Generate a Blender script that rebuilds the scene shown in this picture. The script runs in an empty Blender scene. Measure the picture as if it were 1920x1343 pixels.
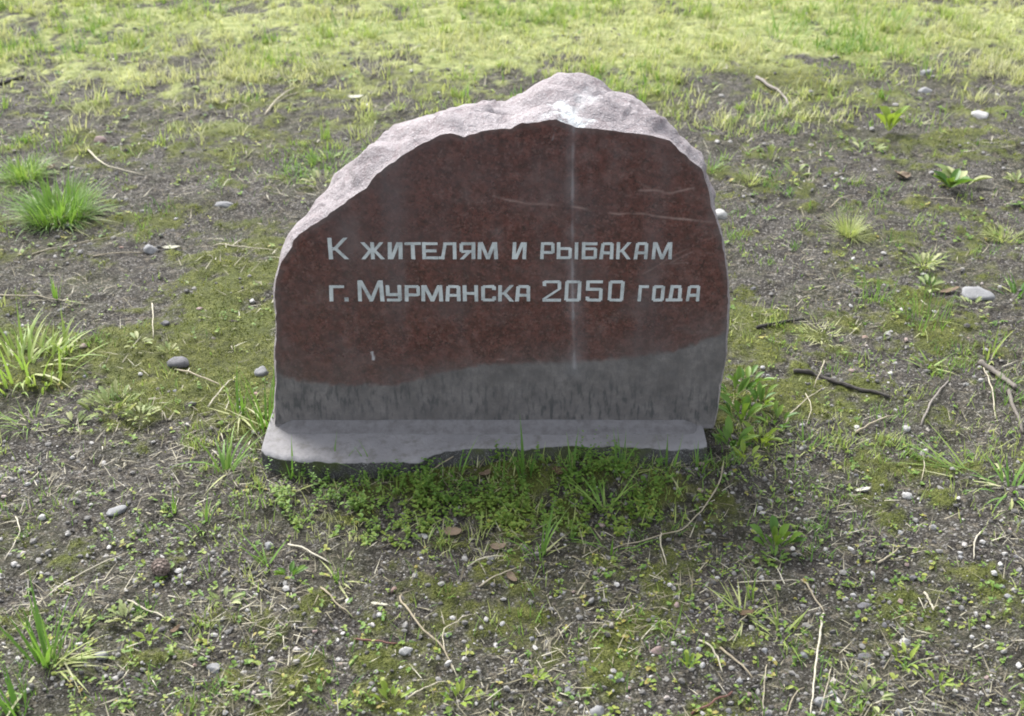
import bpy, bmesh, math, random
import numpy as np
from mathutils import Vector, Matrix

# ------------------------------------------------------------------ camera, light, exposure
scene = bpy.context.scene
R = math.radians
CAM_H, PITCH, FPX, W_PX, H_PX = 1.56, R(30.0), 2318.0, 1920.0, 1343.0
cam_data = bpy.data.cameras.new('camera')
cam = bpy.data.objects.new('camera', cam_data)
scene.collection.objects.link(cam)
cam.location = (0, 0, CAM_H)
cam.rotation_euler = (math.pi / 2 - PITCH, 0, 0)
cam_data.sensor_width = 36.0
cam_data.lens = 36.0 * FPX / W_PX
cam_data.clip_start = 0.05
cam_data.clip_end = 400.0
cam_data.dof.use_dof = True
cam_data.dof.focus_distance = 2.6
cam_data.dof.aperture_fstop = 5.6
scene.camera = cam

SUN_EL, SUN_AZ = R(50), R(-32)          # azimuth from +Y (behind the stone), negative = left
world = bpy.data.worlds.new('World')
scene.world = world
world.use_nodes = True
wn, wl = world.node_tree.nodes, world.node_tree.links
wn.clear()
sky = wn.new('ShaderNodeTexSky')
sky.sky_type = 'NISHITA'
sky.sun_disc = False
sky.sun_elevation = SUN_EL
sky.sun_rotation = SUN_AZ
sky.air_density = 1.0
sky.dust_density = 3.0
hsv = wn.new('ShaderNodeHueSaturation')
hsv.inputs['Saturation'].default_value = 0.30      # overcast: nearly grey sky
bg = wn.new('ShaderNodeBackground')
bg.inputs['Strength'].default_value = 0.115
wo = wn.new('ShaderNodeOutputWorld')
wl.new(sky.outputs[0], hsv.inputs['Color'])
wl.new(hsv.outputs[0], bg.inputs['Color'])
wl.new(bg.outputs[0], wo.inputs['Surface'])

sun_data = bpy.data.lights.new('sun', 'SUN')
sun_data.energy = 1.5
sun_data.angle = R(28)
sun_data.color = (1.0, 0.985, 0.96)
sun = bpy.data.objects.new('sun', sun_data)
scene.collection.objects.link(sun)
sd = Vector((math.sin(SUN_AZ) * math.cos(SUN_EL), math.cos(SUN_AZ) * math.cos(SUN_EL), math.sin(SUN_EL)))
sun.rotation_euler = sd.to_track_quat('Z', 'Y').to_euler()
sun.location = sd * 20

scene.view_settings.view_transform = 'Standard'
scene.view_settings.look = 'None'
scene.view_settings.exposure = 2.25
scene.view_settings.gamma = 1.0
scene.render.engine = 'CYCLES'
scene.cycles.filter_width = 1.9
scene.cycles.max_bounces = 5
scene.cycles.diffuse_bounces = 3
scene.cycles.transmission_bounces = 3

# ------------------------------------------------------------------ numpy noise and placement
rng = np.random.default_rng(7)
random.seed(7)
TAB = rng.random((8, 256, 256))

def vnoise(x, y, s=0):
    x = np.asarray(x, float); y = np.asarray(y, float)
    xi = np.floor(x).astype(int); yi = np.floor(y).astype(int)
    fx = x - xi; fy = y - yi
    fx = fx * fx * (3 - 2 * fx); fy = fy * fy * (3 - 2 * fy)
    t = TAB[s % 8]
    a = t[xi & 255, yi & 255]; b = t[(xi + 1) & 255, yi & 255]
    c = t[xi & 255, (yi + 1) & 255]; d = t[(xi + 1) & 255, (yi + 1) & 255]
    return (a * (1 - fx) + b * fx) * (1 - fy) + (c * (1 - fx) + d * fx) * fy

def fbm(x, y, scale, octv=4, s=0, gain=0.5):
    v = 0.0; a = 1.0; tot = 0.0; f = 1.0 / scale
    for o in range(octv):
        v = v + a * vnoise(np.asarray(x) * f + 17.3 * o, np.asarray(y) * f - 9.1 * o, s + o)
        tot += a; a *= gain; f *= 2.03
    return v / tot

def sstep(a, b, x):
    t = np.clip((x - a) / (b - a), 0, 1)
    return t * t * (3 - 2 * t)

CP, SP = math.cos(PITCH), math.sin(PITCH)

def ray(px, py):
    u = (px - 960.0) / FPX; v = -(py - 671.5) / FPX
    return (u, CP + v * SP, -SP + v * CP)

def plane_z(px, py, z=0.0):
    d = ray(px, py); t = (z - CAM_H) / d[2]
    return d[0] * t, d[1] * t

def plane_y(px, py, Y):
    d = ray(px, py); t = Y / d[1]
    return d[0] * t, CAM_H + d[2] * t

def depth(x, y, z=0.0):
    return y * CP + (CAM_H - z) * SP

def relief(x, y):
    h = (fbm(x, y, 1.3, 2, 3) - .5) * .05
    h = h + (fbm(x, y, .22, 3, 1) - .5) * .028
    return h

def moss_blobs():
    # centre and radii read on the ground, then kept as metres
    spec = [(1050, 40, 700, 60, .35), (1500, 60, 500, 70, .45), (1000, 100, 500, 30, .3), (300, 40, 400, 40, .2),
            (420, 540, 150, 110, .7), (380, 700, 160, 80, .6), (260, 730, 150, 60, .4), (100, 640, 140, 70, .5),
            (330, 400, 120, 30, .3), (430, 860, 140, 60, .3), (1460, 640, 160, 90, .75), (1560, 780, 220, 60, .5),
            (1700, 620, 160, 60, .25), (1600, 860, 220, 40, .35), (1100, 1205, 90, 40, .75), (1230, 1190, 50, 20, .5),
            (1640, 1160, 130, 40, .6), (1600, 1215, 110, 30, .4), (1740, 1120, 120, 60, .5), (1840, 1060, 90, 25, .5),
            (700, 950, 260, 70, .45), (1150, 920, 260, 60, .4), (150, 1080, 120, 30, .3), (330, 1210, 150, 60, .25),
            (900, 1120, 160, 50, .25), (1700, 270, 220, 26, .35), (1750, 215, 300, 22, .25), (250, 240, 220, 40, .3),
            (460, 420, 80, 30, .3), (1420, 330, 120, 40, .1), (20, 700, 90, 80, .4), (1850, 880, 120, 60, .3)]
    out = []
    for px, py, rx, ry, w in spec:
        x, y = plane_z(px, py); y0 = plane_z(px, max(py - ry, -60))[1]; y1 = plane_z(px, py + ry)[1]
        out.append((x, y, rx * depth(x, y) / FPX, abs(y0 - y1) / 2, w))
    return out
MB = moss_blobs()

def moss(x, y):
    m = np.zeros_like(np.asarray(x, float))
    for cx, cy, rx, ry, w in MB:
        m = m + w * np.exp(-((x - cx) / rx) ** 2 - ((y - cy) / ry) ** 2)
    m = m + sstep(3.8, 5.7, np.asarray(y, float)) * .37
    n = .5 * fbm(x, y, .28, 5, 2, .72) + .5 * fbm(x, y, .06, 4, 6, .7)
    n = .5 + (n - .5) * 1.55
    return sstep(.40, .80, n + .32 * np.clip(m, 0, 1.1) - .04)

def ground_z(x, y):
    mz = moss(x, y)
    h = relief(x, y) + mz * (.004 + .010 * fbm(x, y, .035, 2, 5))
    h = h + (.010 + .018 * sstep(-.2, 0., np.asarray(x, float))) * np.exp(-((y - 2.18) / .07) ** 2) * sstep(.62, .50, np.abs(np.asarray(x, float) + .03))
    h = h + (fbm(x, y, .07, 4, 4, .68) - .5) * .036 * (1 - .45 * mz)
    return h

def G(px, py):
    z = 0.0
    for _ in range(3):
        x, y = plane_z(px, py, z); z = float(ground_z(np.array(x), np.array(y)))
    return Vector((x, y, z))

def gv(x, y):
    return Vector((x, y, float(ground_z(np.array(x), np.array(y)))))

def pxm(px, py, n):
    """n pixels at this ground point, in metres"""
    p = G(px, py)
    return n * depth(p.x, p.y, p.z) / FPX

# ------------------------------------------------------------------ object helpers
col = scene.collection

def tag(o, label=None, cat=None, group=None, kind=None):
    if label: o['label'] = label
    if cat: o['category'] = cat
    if group: o['group'] = group
    if kind: o['kind'] = kind
    return o

def mesh_np(name, verts, tris, mat, attrs=None, smooth=True, parent=None):
    me = bpy.data.meshes.new(name)
    verts = np.ascontiguousarray(verts, np.float32).reshape(-1, 3)
    tris = np.ascontiguousarray(tris, np.int32)
    k = tris.shape[1]; nf = len(tris)
    me.vertices.add(len(verts)); me.vertices.foreach_set('co', verts.ravel())
    me.loops.add(nf * k); me.loops.foreach_set('vertex_index', tris.ravel())
    me.polygons.add(nf)
    me.polygons.foreach_set('loop_start', np.arange(0, nf * k, k, dtype=np.int32))
    me.polygons.foreach_set('use_smooth', np.full(nf, smooth, bool))
    for an, av in (attrs or {}).items():
        a = me.attributes.new(an, 'FLOAT', 'POINT')
        a.data.foreach_set('value', np.ascontiguousarray(av, np.float32))
    me.update(calc_edges=True)
    me.materials.append(mat)
    o = bpy.data.objects.new(name, me)
    col.objects.link(o)
    if parent: o.parent = parent
    return o

def empty(name, loc, rz=0.0):
    o = bpy.data.objects.new(name, None)
    o.empty_display_size = .05
    col.objects.link(o); o.location = loc; o.rotation_euler = (0, 0, rz)
    return o

# ------------------------------------------------------------------ material helpers
class NT:
    def __init__(s, name):
        s.m = bpy.data.materials.new(name); s.m.use_nodes = True
        s.n, s.l = s.m.node_tree.nodes, s.m.node_tree.links
        s.n.clear(); s.out = s.n.new('ShaderNodeOutputMaterial')
    def add(s, t, **kw):
        nd = s.n.new(t)
        for k, v in kw.items(): setattr(nd, k, v)
        return nd
    def put(s, sock, v):
        if isinstance(v, bpy.types.NodeSocket): s.l.new(v, sock)
        elif isinstance(v, (tuple, list)) and len(v) == 3 and sock.type == 'RGBA': sock.default_value = (*v, 1)
        else: sock.default_value = v
    def coord(s, scale=(1, 1, 1), which='Object'):
        tc = s.add('ShaderNodeTexCoord'); mp = s.add('ShaderNodeMapping')
        mp.inputs['Scale'].default_value = scale
        s.l.new(tc.outputs[which], mp.inputs['Vector']); return mp.outputs[0]
    def noise(s, vec, scale, detail=4, rough=.55, dist=0):
        nd = s.add('ShaderNodeTexNoise'); s.l.new(vec, nd.inputs['Vector'])
        nd.inputs['Scale'].default_value = scale; nd.inputs['Detail'].default_value = detail
        nd.inputs['Roughness'].default_value = rough; nd.inputs['Distortion'].default_value = dist
        return nd.outputs[0]
    def voro(s, vec, scale, feature='F1', out='Distance'):
        nd = s.add('ShaderNodeTexVoronoi', feature=feature); s.l.new(vec, nd.inputs['Vector'])
        nd.inputs['Scale'].default_value = scale; return nd.outputs[out]
    def attr(s, name):
        nd = s.add('ShaderNodeAttribute'); nd.attribute_name = name; return nd.outputs['Fac']
    def math(s, op, a, b=0.0, clamp=False):
        nd = s.add('ShaderNodeMath', operation=op, use_clamp=clamp); s.put(nd.inputs[0], a); s.put(nd.inputs[1], b); return nd.outputs[0]
    def ramp(s, fac, stops, mode='LINEAR'):
        nd = s.add('ShaderNodeValToRGB'); s.put(nd.inputs[0], fac); cr = nd.color_ramp; cr.interpolation = mode
        while len(cr.elements) < len(stops): cr.elements.new(.5)
        for e, (p, c) in zip(cr.elements, stops):
            e.position = p; e.color = (*c, 1) if not isinstance(c, (int, float)) else (c, c, c, 1)
        return nd.outputs[0]
    def mix(s, fac, a, b, blend='MIX'):
        nd = s.add('ShaderNodeMix', data_type='RGBA', blend_type=blend)
        s.put(nd.inputs[0], fac); s.put(nd.inputs[6], a); s.put(nd.inputs[7], b); return nd.outputs[2]
    def bump(s, h, strength=.5, dist=.01, normal=None):
        nd = s.add('ShaderNodeBump'); nd.inputs['Strength'].default_value = strength; nd.inputs['Distance'].default_value = dist
        s.l.new(h, nd.inputs['Height'])
        if normal: s.l.new(normal, nd.inputs['Normal'])
        return nd.outputs[0]
    def principled(s, colr, rough=.8, normal=None, spec=.3):
        p = s.add('ShaderNodeBsdfPrincipled'); s.put(p.inputs['Base Color'], colr); s.put(p.inputs['Roughness'], rough)
        s.put(p.inputs['Specular IOR Level'], spec)
        if normal: s.l.new(normal, p.inputs['Normal'])
        s.l.new(p.outputs[0], s.out.inputs['Surface']); return p

def leaf_mat(name, stops, trans=.4, rough=.5, attr='rnd', spec=.25):
    t = NT(name)
    fac = t.attr(attr) if attr else t.add('ShaderNodeObjectInfo').outputs['Random']
    c = t.ramp(fac, stops)
    nz = t.noise(t.coord(), 90, 2)
    c = t.mix(t.math('MULTIPLY', nz, .35), c, (.04, .06, .012), 'MIX')
    p = t.add('ShaderNodeBsdfPrincipled'); t.put(p.inputs['Base Color'], c); p.inputs['Roughness'].default_value = rough
    p.inputs['Specular IOR Level'].default_value = spec
    tr = t.add('ShaderNodeBsdfTranslucent'); t.put(tr.inputs['Color'], t.mix(1.0, c, (.96, 1.0, .62), 'MULTIPLY'))
    mx = t.add('ShaderNodeMixShader'); mx.inputs[0].default_value = trans
    t.l.new(p.outputs[0], mx.inputs[1]); t.l.new(tr.outputs[0], mx.inputs[2]); t.l.new(mx.outputs[0], t.out.inputs['Surface'])
    return t.m

# ground: soil, fine grit and moss; 'moss' and 'rnd' are what grows there, stored on the mesh
def mat_ground():
    t = NT('soil_and_moss')
    v = t.coord()
    n1 = t.noise(v, 9, 5, .6); n2 = t.noise(v, 60, 4, .65); n3 = t.noise(v, 300, 3, .7)
    soil = t.ramp(n1, [(.25, (.015, .0135, .012)), (.5, (.030, .027, .023)), (.75, (.052, .047, .040))])
    soil = t.mix(t.ramp(n3, [(.46, 0.0), (.64, .85)]), soil, (.122, .112, .096))
    soil = t.mix(t.ramp(n2, [(.34, .9), (.54, 0.0)]), soil, (.013, .011, .010))  # shade in the crevices painted in as near-black soil
    cell = t.voro(v, 240, out='Color'); sep = t.add('ShaderNodeSeparateColor'); t.l.new(cell, sep.inputs[0])
    soil = t.mix(t.ramp(sep.outputs[0], [(.84, 0.0), (.92, .8)]), soil, (.21, .20, .185))
    soil = t.mix(t.ramp(t.noise(v, 4.3, 4, .6), [(.44, 0.0), (.66, .45)]), soil, (.046, .050, .020))
    soil = t.mix(t.ramp(t.noise(v, 24, 5, .7), [(.34, .75), (.52, 0.0)]), soil, (.016, .013, .011))  # broader dark patches, painted as shaded hollows
    soil = t.mix(t.ramp(t.noise(v, 46, 4, .75), [(.54, 0.0), (.65, .8)]), soil, (.13, .113, .085))
    m = t.attr('moss')
    moss_c = t.ramp(t.noise(v, 26, 4, .6), [(.28, (.040, .045, .012)), (.5, (.090, .098, .024)), (.72, (.185, .188, .055))])
    moss_c = t.mix(t.ramp(t.noise(v, 3.0, 3, .5), [(.4, 0.0), (.65, .5)]), moss_c, (.085, .11, .02))
    moss_c = t.mix(t.ramp(n3, [(.38, .75), (.6, 0.0)]), moss_c, (.024, .03, .008))
    moss_c = t.mix(t.math('MULTIPLY', t.attr('far_lit'), .85), moss_c, t.ramp(t.noise(v, 14, 5, .7), [(.3, (.11, .135, .045)), (.5, (.245, .275, .10)), (.7, (.41, .425, .18))]))  # yellow moss, its colour lifted to paint in stronger light at the back
    edge = t.math('ADD', m, t.math('MULTIPLY', t.math('SUBTRACT', n2, .5), 1.1))
    f = t.ramp(edge, [(.20, 0.0), (.75, .95)])
    c = t.mix(f, soil, moss_c)
    h = t.math('ADD', t.math('MULTIPLY', n3, .35), t.math('MULTIPLY', n2, .9))
    h = t.math('ADD', h, t.math('MULTIPLY', t.voro(v, 170), -.35))
    t.principled(c, .85, t.bump(h, 1.0, .016), .16)
    return t.m

def mat_simple(name, stops, scale=40, rough=.8, bump=.3, bdist=.004, attr='rnd', spec=.3):
    t = NT(name); v = t.coord()
    f = t.attr(attr) if attr else t.add('ShaderNodeObjectInfo').outputs['Random']
    c = t.ramp(f, stops); n = t.noise(v, scale, 5, .65)
    c = t.mix(t.ramp(n, [(.3, .55), (.6, 0.0)]), c, t.mix(1.0, c, (.45, .43, .40), 'MULTIPLY'))
    t.principled(c, rough, t.bump(n, bump, bdist), spec)
    return t.m

MAT = {}
MAT['ground'] = mat_ground()
MAT['crumb'] = mat_simple('soil_crumbs', [(0, (.028, .024, .020)), (.5, (.058, .050, .041)), (.8, (.115, .102, .085)), (1, (.25, .235, .21))], 200, .7, .3, .004, 'rnd', .2)
MAT['gravel'] = mat_simple('fine_gravel', [(0, (.05, .047, .044)), (.4, (.13, .125, .118)), (.75, (.23, .222, .21)), (.95, (.36, .35, .335)), (1, (.20, .13, .105))], 160)
MAT['grass'] = leaf_mat('grass_blades', [(0, (.065, .155, .03)), (.35, (.145, .265, .05)), (.65, (.26, .335, .09)), (.85, (.40, .43, .175)), (1, (.46, .45, .27))], .42)
MAT['straw'] = leaf_mat('dry_grass', [(0, (.075, .058, .04)), (.4, (.17, .145, .10)), (.8, (.29, .26, .19)), (1, (.40, .37, .30))], .15, .6)
MAT['herb'] = leaf_mat('herb_leaves', [(0, (.06, .135, .026)), (.35, (.115, .215, .038)), (.7, (.19, .265, .05)), (.92, (.30, .32, .07)), (1, (.31, .25, .07))], .38)
MAT['moss_shoots'] = leaf_mat('moss_shoots', [(0, (.05, .06, .015)), (.5, (.125, .138, .034)), (1, (.31, .315, .095))], .35, .7, spec=.05)

# ------------------------------------------------------------------ ground sheet
def grow(a, b, s0, s1):
    out = [a]; 
    while out[-1] < b:
        f = (out[-1] - a) / (b - a); out.append(out[-1] + s0 + (s1 - s0) * f)
    return np.array(out)
xs = np.concatenate([[-90, -40, -18, -9, -6, -4.4], np.arange(-3.5, 3.5, .0125), [4.4, 6, 9, 18, 40, 90]])
ys = np.concatenate([[-90, -40, -18, -8, -4, -2, -1, 0, .5, .8], grow(1.0, 7.4, .0085, .028), [8.4, 10, 13, 20, 40, 90]])
GX, GY = np.meshgrid(xs, ys)
GZ = ground_z(GX, GY)
nx, ny = len(xs), len(ys)
idx = np.arange(nx * ny).reshape(ny, nx)
quads = np.stack([idx[:-1, :-1], idx[:-1, 1:], idx[1:, 1:], idx[1:, :-1]], -1).reshape(-1, 4)
ground = mesh_np('ground', np.stack([GX, GY, GZ], -1), quads, MAT['ground'], {'moss': moss(GX, GY).ravel(), 'far_lit': (sstep(4.2, 5.6, GY + (fbm(GX, GY, .5, 4, 6, .6) - .5) * 2.5)).ravel()})  # second mask grows with distance: light painted onto the far moss
tag(ground, kind='structure')

# ------------------------------------------------------------------ the boulder
YF = 2.32                                             # the sawn face stands upright here
face_px = [(517, 803), (516, 788), (516, 752), (519, 716), (517, 660), (519, 622), (518, 592), (515, 547), (517, 531), (523, 506), (531, 486), (547, 463),
           (550, 449), (566, 436), (601, 414), (632, 392), (657, 373), (688, 353), (698, 335), (713, 322), (736, 305), (758, 290), (784, 274),
           (809, 262), (834, 250), (850, 252), (870, 257), (895, 250), (920, 243), (958, 241), (978, 231), (1009, 230), (1044, 223), (1059, 231),
           (1077, 238), (1112, 241), (1173, 248), (1221, 254), (1257, 263), (1274, 282), (1295, 300), (1315, 318), (1325, 348), (1333, 388),
           (1344, 419), (1352, 445), (1358, 483), (1364, 516), (1364, 547), (1363, 597), (1361, 638), (1362, 663), (1358, 683), (1349, 722), (1346, 752), (1341, 786), (1336, 803)]
sil_px = [(514, 803), (514, 788), (514, 752), (517, 716), (513, 660), (517, 622), (516, 592), (512, 547), (514, 531), (521, 503), (527, 471), (534, 455),
          (541, 439), (556, 419), (576, 401), (586, 386), (601, 366), (617, 345), (629, 328), (657, 310), (677, 300), (695, 282), (713, 264), (728, 249),
          (748, 235), (774, 226), (809, 217), (850, 211), (885, 201), (923, 196), (950, 191), (983, 176), (1004, 160), (1021, 152), (1052, 143), (1082, 143),
          (1112, 147), (1135, 154), (1153, 167), (1178, 174), (1198, 187), (1216, 201), (1224, 221), (1236, 236), (1257, 247), (1285, 272), (1306, 295),
          (1321, 317), (1331, 348), (1336, 386), (1347, 417), (1355, 445), (1361, 483), (1366, 516), (1367, 547), (1365, 597), (1363, 638), (1364, 663), (1360, 683),
          (1352, 722), (1348, 752), (1343, 786), (1338, 803)]
NA = 760
cx0, cz0 = 0.0, 0.30

def polar(pts):
    th = np.array([math.atan2(p[1] - cz0, p[0] - cx0) for p in pts])
    th = np.where(th < -math.pi / 2, th + 2 * math.pi, th)     # left bottom .. over the top .. right bottom
    r = np.array([math.hypot(p[0] - cx0, p[1] - cz0) for p in pts])
    o = np.argsort(th)
    return th[o], r[o]
fp = [plane_y(x, y, YF) for x, y in face_px]
tf, rf = polar(fp)
DEPTH0 = .15
def sil_point(x, y):
    # the skyline of the boulder lies further back on top than on its flanks
    k = sstep(520, 250, np.array(float(y))) 
    Yd = YF + .03 + float(k) * DEPTH0
    X, Z = plane_y(x, y, Yd); return X, Z, Yd
sp = [sil_point(x, y) for x, y in sil_px]
ts, rs = polar([(a, b) for a, b, c in sp])
yo = np.array([c for _, _, c in sp])[np.argsort([ (lambda q: q + 2 * math.pi if q < -math.pi / 2 else q)(math.atan2(b - cz0, a - cx0)) for a, b, c in sp])]
TH = np.linspace(tf[0], tf[-1], NA)
RF = np.interp(TH, tf, rf); RS = np.interp(TH, ts, rs); YS = np.interp(TH, ts, yo)
RF = RF + (vnoise(TH * 38, TH * 0, 1) - .5) * .0030
rings = []
z_low = -.02
NB = 20
for k in range(NB + 1):                                # face edge -> skyline
    u = k / NB
    bul = math.sin(u * math.pi) * .012 * sstep(.25, .75, np.sin(TH))
    r = RF + (RS - RF) * (u ** .85) + bul * (np.abs(np.sin(TH)) > .2)
    rings.append((r, YF + (YS - YF) * u))
for k in range(1, 9):                                  # skyline -> back
    u = k / 8
    r = RS * (1 - .10 * u - .13 * u * u)
    rings.append((r, YS + (YF + .33 - YS) * u))
for k in range(1, 8):
    u = k / 8
    r = RS * .77 * (1 - u)
    rings.append((r, np.full(NA, YF + .33 + .035 * math.sin(u * math.pi / 2))))
FS = rng.uniform((-.55, YF - .02, .1), (.5, YF + .36, .85), (170, 3)); FN = rng.normal(0, 1, (170, 3)) * (1, 1, .8)
def facet(x, y, z):
    # split granite: each seed owns one tilted flat
    P = np.stack([x, y, z], -1); D = ((P[:, None] - FS[None]) ** 2).sum(-1); o_ = np.argsort(D, 1)[:, :2]
    q = [np.clip(((P - FS[o_[:, i]]) * FN[o_[:, i]]).sum(-1), -.06, .06) for i in (0, 1)]
    d0, d1 = np.sqrt(np.take_along_axis(D, o_, 1)).T; b = .5 + .5 * np.clip((d1 - d0) / .008, 0, 1)
    return (q[0] * b + q[1] * (1 - b)) * .17
V = []
for k, (r, y) in enumerate(rings):
    x = cx0 + np.cos(TH) * r; z = cz0 + np.sin(TH) * r
    if 0 < k:
        w = min(1, k / 6)
        n = (fbm(x * 1.0 + y * .7, z + y * 1.3, .085, 4, 2, .55) - .5)
        ridge = np.abs(fbm(x + 3.1 * y, z - y, .11, 2, 5) - .5)
        fade = np.clip(1 - abs(k - NB) / 9, 0, 1)
        d = w * (n * .034 - ridge * .05 + .008) * (1 - .55 * fade) * (.12 + .88 * sstep(.25, .75, np.sin(TH)))
        rr = r + d + w * facet(x, y + 0 * x, z) * (.25 + .75 * sstep(.25, .75, np.sin(TH))) * (1 - .8 * fade)
        x = cx0 + np.cos(TH) * rr; z = cz0 + np.sin(TH) * rr
    V.append(np.stack([x, y + 0 * x, z], -1))
nr = len(V)
V = np.concatenate(V)
ii = np.arange(nr * NA).reshape(nr, NA)
Q = np.stack([ii[:-1, :-1], ii[:-1, 1:], ii[1:, 1:], ii[1:, :-1]], -1).reshape(-1, 4)
stone = empty('memorial_stone', (0, YF + .12, .04))
tag(stone, 'reddish granite memorial boulder with sawn face and carved Cyrillic inscription', 'memorial stone')

def mat_rock():
    t = NT('rough_pink_granite'); v = t.coord()
    n1 = t.noise(v, 7, 5, .6); n2 = t.noise(v, 45, 5, .7); n3 = t.noise(v, 220, 3, .7)
    c = t.ramp(n1, [(.3, (.175, .152, .157)), (.55, (.240, .215, .220)), (.75, (.290, .265, .270))])
    c = t.mix(t.ramp(n2, [(.33, .55), (.52, 0.0)]), c, (.165, .122, .126))
    c = t.mix(t.ramp(n3, [(.53, 0.0), (.70, .6)]), c, (.42, .40, .415))
    c = t.mix(t.ramp(t.noise(v, 130, 3, .7), [(.58, 0.0), (.70, .5)]), c, (.09, .068, .072))
    geo = t.add('ShaderNodeNewGeometry')
    for (px, py, yy, rad, amp) in [(1066, 214, YF + .05, .026, .5), (1048, 206, YF + .06, .018, .5), (1076, 226, YF + .015, .020, .7), (1100, 190, YF + .09, .024, .3), (1030, 222, YF + .02, .014, .35)]:
        X, Z = plane_y(px, py, yy)
        d = t.add('ShaderNodeVectorMath', operation='DISTANCE'); t.l.new(geo.outputs['Position'], d.inputs[0]); d.inputs[1].default_value = (X, yy, Z)
        e = t.math('ADD', d.outputs['Value'], t.math('MULTIPLY', t.math('SUBTRACT', n2, .5), .14))
        f = t.math('MULTIPLY', t.ramp(t.math('DIVIDE', e, rad * 2), [(.3, 1.0), (.75, 0.0)]), amp)
        c = t.mix(f, c, (.50, .53, .54))
    h = t.math('ADD', n2, t.math('MULTIPLY', n3, .4))
    t.principled(c, .75, t.bump(h, .95, .016), .3)
    return t.m
MAT['rock'] = mat_rock()
body = mesh_np('rock_body', V - np.array(stone.location), Q, MAT['rock'], parent=stone)

# the sawn face, a fine fan that carries where it is polished, veined and stained
def polyline_dist(x, z, pts):
    d = np.full(x.shape, 9.0)
    for (ax, az), (bx, bz) in zip(pts[:-1], pts[1:]):
        vx, vz = bx - ax, bz - az; L = vx * vx + vz * vz
        t = np.clip(((x - ax) * vx + (z - az) * vz) / L, 0, 1)
        d = np.minimum(d, np.hypot(x - ax - t * vx, z - az - t * vz))
    return d
NR = 150
rad = (np.arange(NR + 1) / NR) ** .85
FX = cx0 + np.cos(TH)[None] * RF[None] * rad[:, None]
FZ = cz0 + np.sin(TH)[None] * RF[None] * rad[:, None]
# closing wedge to the bottom edge
fi = np.arange((NR + 1) * NA).reshape(NR + 1, NA)
FQ = np.stack([fi[:-1, 1:], fi[:-1, :-1], fi[1:, :-1], fi[1:, 1:]], -1).reshape(-1, 4)
nb = 260
u = np.linspace(0, 1, nb)[None]; kk = np.linspace(0, 1, 70)[:, None]
exl, ezl = FX[-1, -1], FZ[-1, -1]; exr, ezr = FX[-1, 0], FZ[-1, 0]
BX = (1 - kk) * cx0 + kk * (exl + (exr - exl) * u); BZ = (1 - kk) * cz0 + kk * (ezl + (ezr - ezl) * u)
bi = np.arange(70 * nb).reshape(70, nb) + FX.size
BQ = np.stack([bi[:-1, 1:], bi[:-1, :-1], bi[1:, :-1], bi[1:, 1:]], -1).reshape(-1, 4)
AX = np.concatenate([FX.ravel(), BX.ravel()]); AZ = np.concatenate([FZ.ravel(), BZ.ravel()])
bound = [plane_y(x, y, YF) for x, y in [(480, 700), (517, 704), (560, 717), (640, 722), (730, 723), (790, 711), (850, 696), (900, 688), (960, 685), (1075, 679), (1190, 670), (1262, 663), (1300, 648), (1340, 632), (1363, 626), (1400, 620)]]
bz = np.interp(AX, [b[0] for b in bound], [b[1] for b in bound])
bz = bz + (fbm(AX, AZ * .3, .12, 3, 3) - .5) * .012
raw = sstep(-.010, .010, bz - AZ + (fbm(AX, AZ, .012, 2, 5) - .5) * .012)
soft = sstep(.09, .0, AZ - bz) * .5 * fbm(AX, AZ, .06, 4, 6)
edge_d = np.concatenate([(RF[None] * (1 - rad[:, None])).ravel(), np.full(BX.size, .5)])
raw = np.clip(raw + soft + sstep(.016, .0, edge_d) * .55 * fbm(AX, AZ, .03, 2, 4), 0, 1)
vein = np.zeros(AX.shape)
for pts, w, a in [([(925, 370), (985, 381), (1060, 385), (1095, 392), (1160, 400), (1215, 401), (1262, 408), (1335, 416)], .0026, .8),
                  ([(1120, 318), (1180, 333), (1215, 352)], .0030, .32), ([(1198, 357), (1230, 358), (1260, 363), (1300, 354)], .0028, .7),
                  ([(1205, 515), (1255, 482), (1330, 448)], .0016, .45), ([(1255, 492), (1300, 470), (1345, 440)], .0016, .35),
                  ([(1265, 580), (1310, 565)], .0035, .3), ([(1240, 494), (1290, 491)], .0016, .3), ([(930, 677), (945, 674)], .0015, .6)]:
    d = polyline_dist(AX, AZ + (fbm(AX, AZ, .05, 3, 1) - .5) * .008, [plane_y(x, y, YF) for x, y in pts])
    vein = np.maximum(vein, 1.2 * a * np.exp(-(d / (w * .85)) ** 2) * sstep(.25, .75, fbm(AX, AZ, .035, 3, 2)))
drip = np.zeros(AX.shape)
for pts, w, a in [([(1076, 236), (1074, 300), (1073, 470), (1074, 560), (1077, 690)], .0036, .62), ([(1076, 236), (1072, 420), (1077, 700)], .016, .20),
                  ([(1047, 225), (1036, 262)], .0012, .55), ([(935, 430), (938, 560)], .012, .12), ([(1240, 640), (1238, 690)], .01, .1)]:
    d = polyline_dist(AX, AZ, [plane_y(x, y, YF) for x, y in pts])
    drip = np.maximum(drip, a * np.exp(-(d / (w * (.6 + .8 * fbm(AX * 0, AZ, .05, 2, 1)))) ** 2) * sstep(.15, .8, fbm(AX * 3, AZ, .07, 3, 5)))
dd = polyline_dist(AX, AZ, [plane_y(x, y, YF) for x, y in [(698, 661), (700, 674)]])
drip = np.maximum(drip, .95 * sstep(.0036, .0020, dd))
strip = sstep(.012, .008, AZ - plane_y(960, 803, YF)[1]) 

low = sstep(.17, .06, AZ - plane_y(960, 803, YF)[1])

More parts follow.
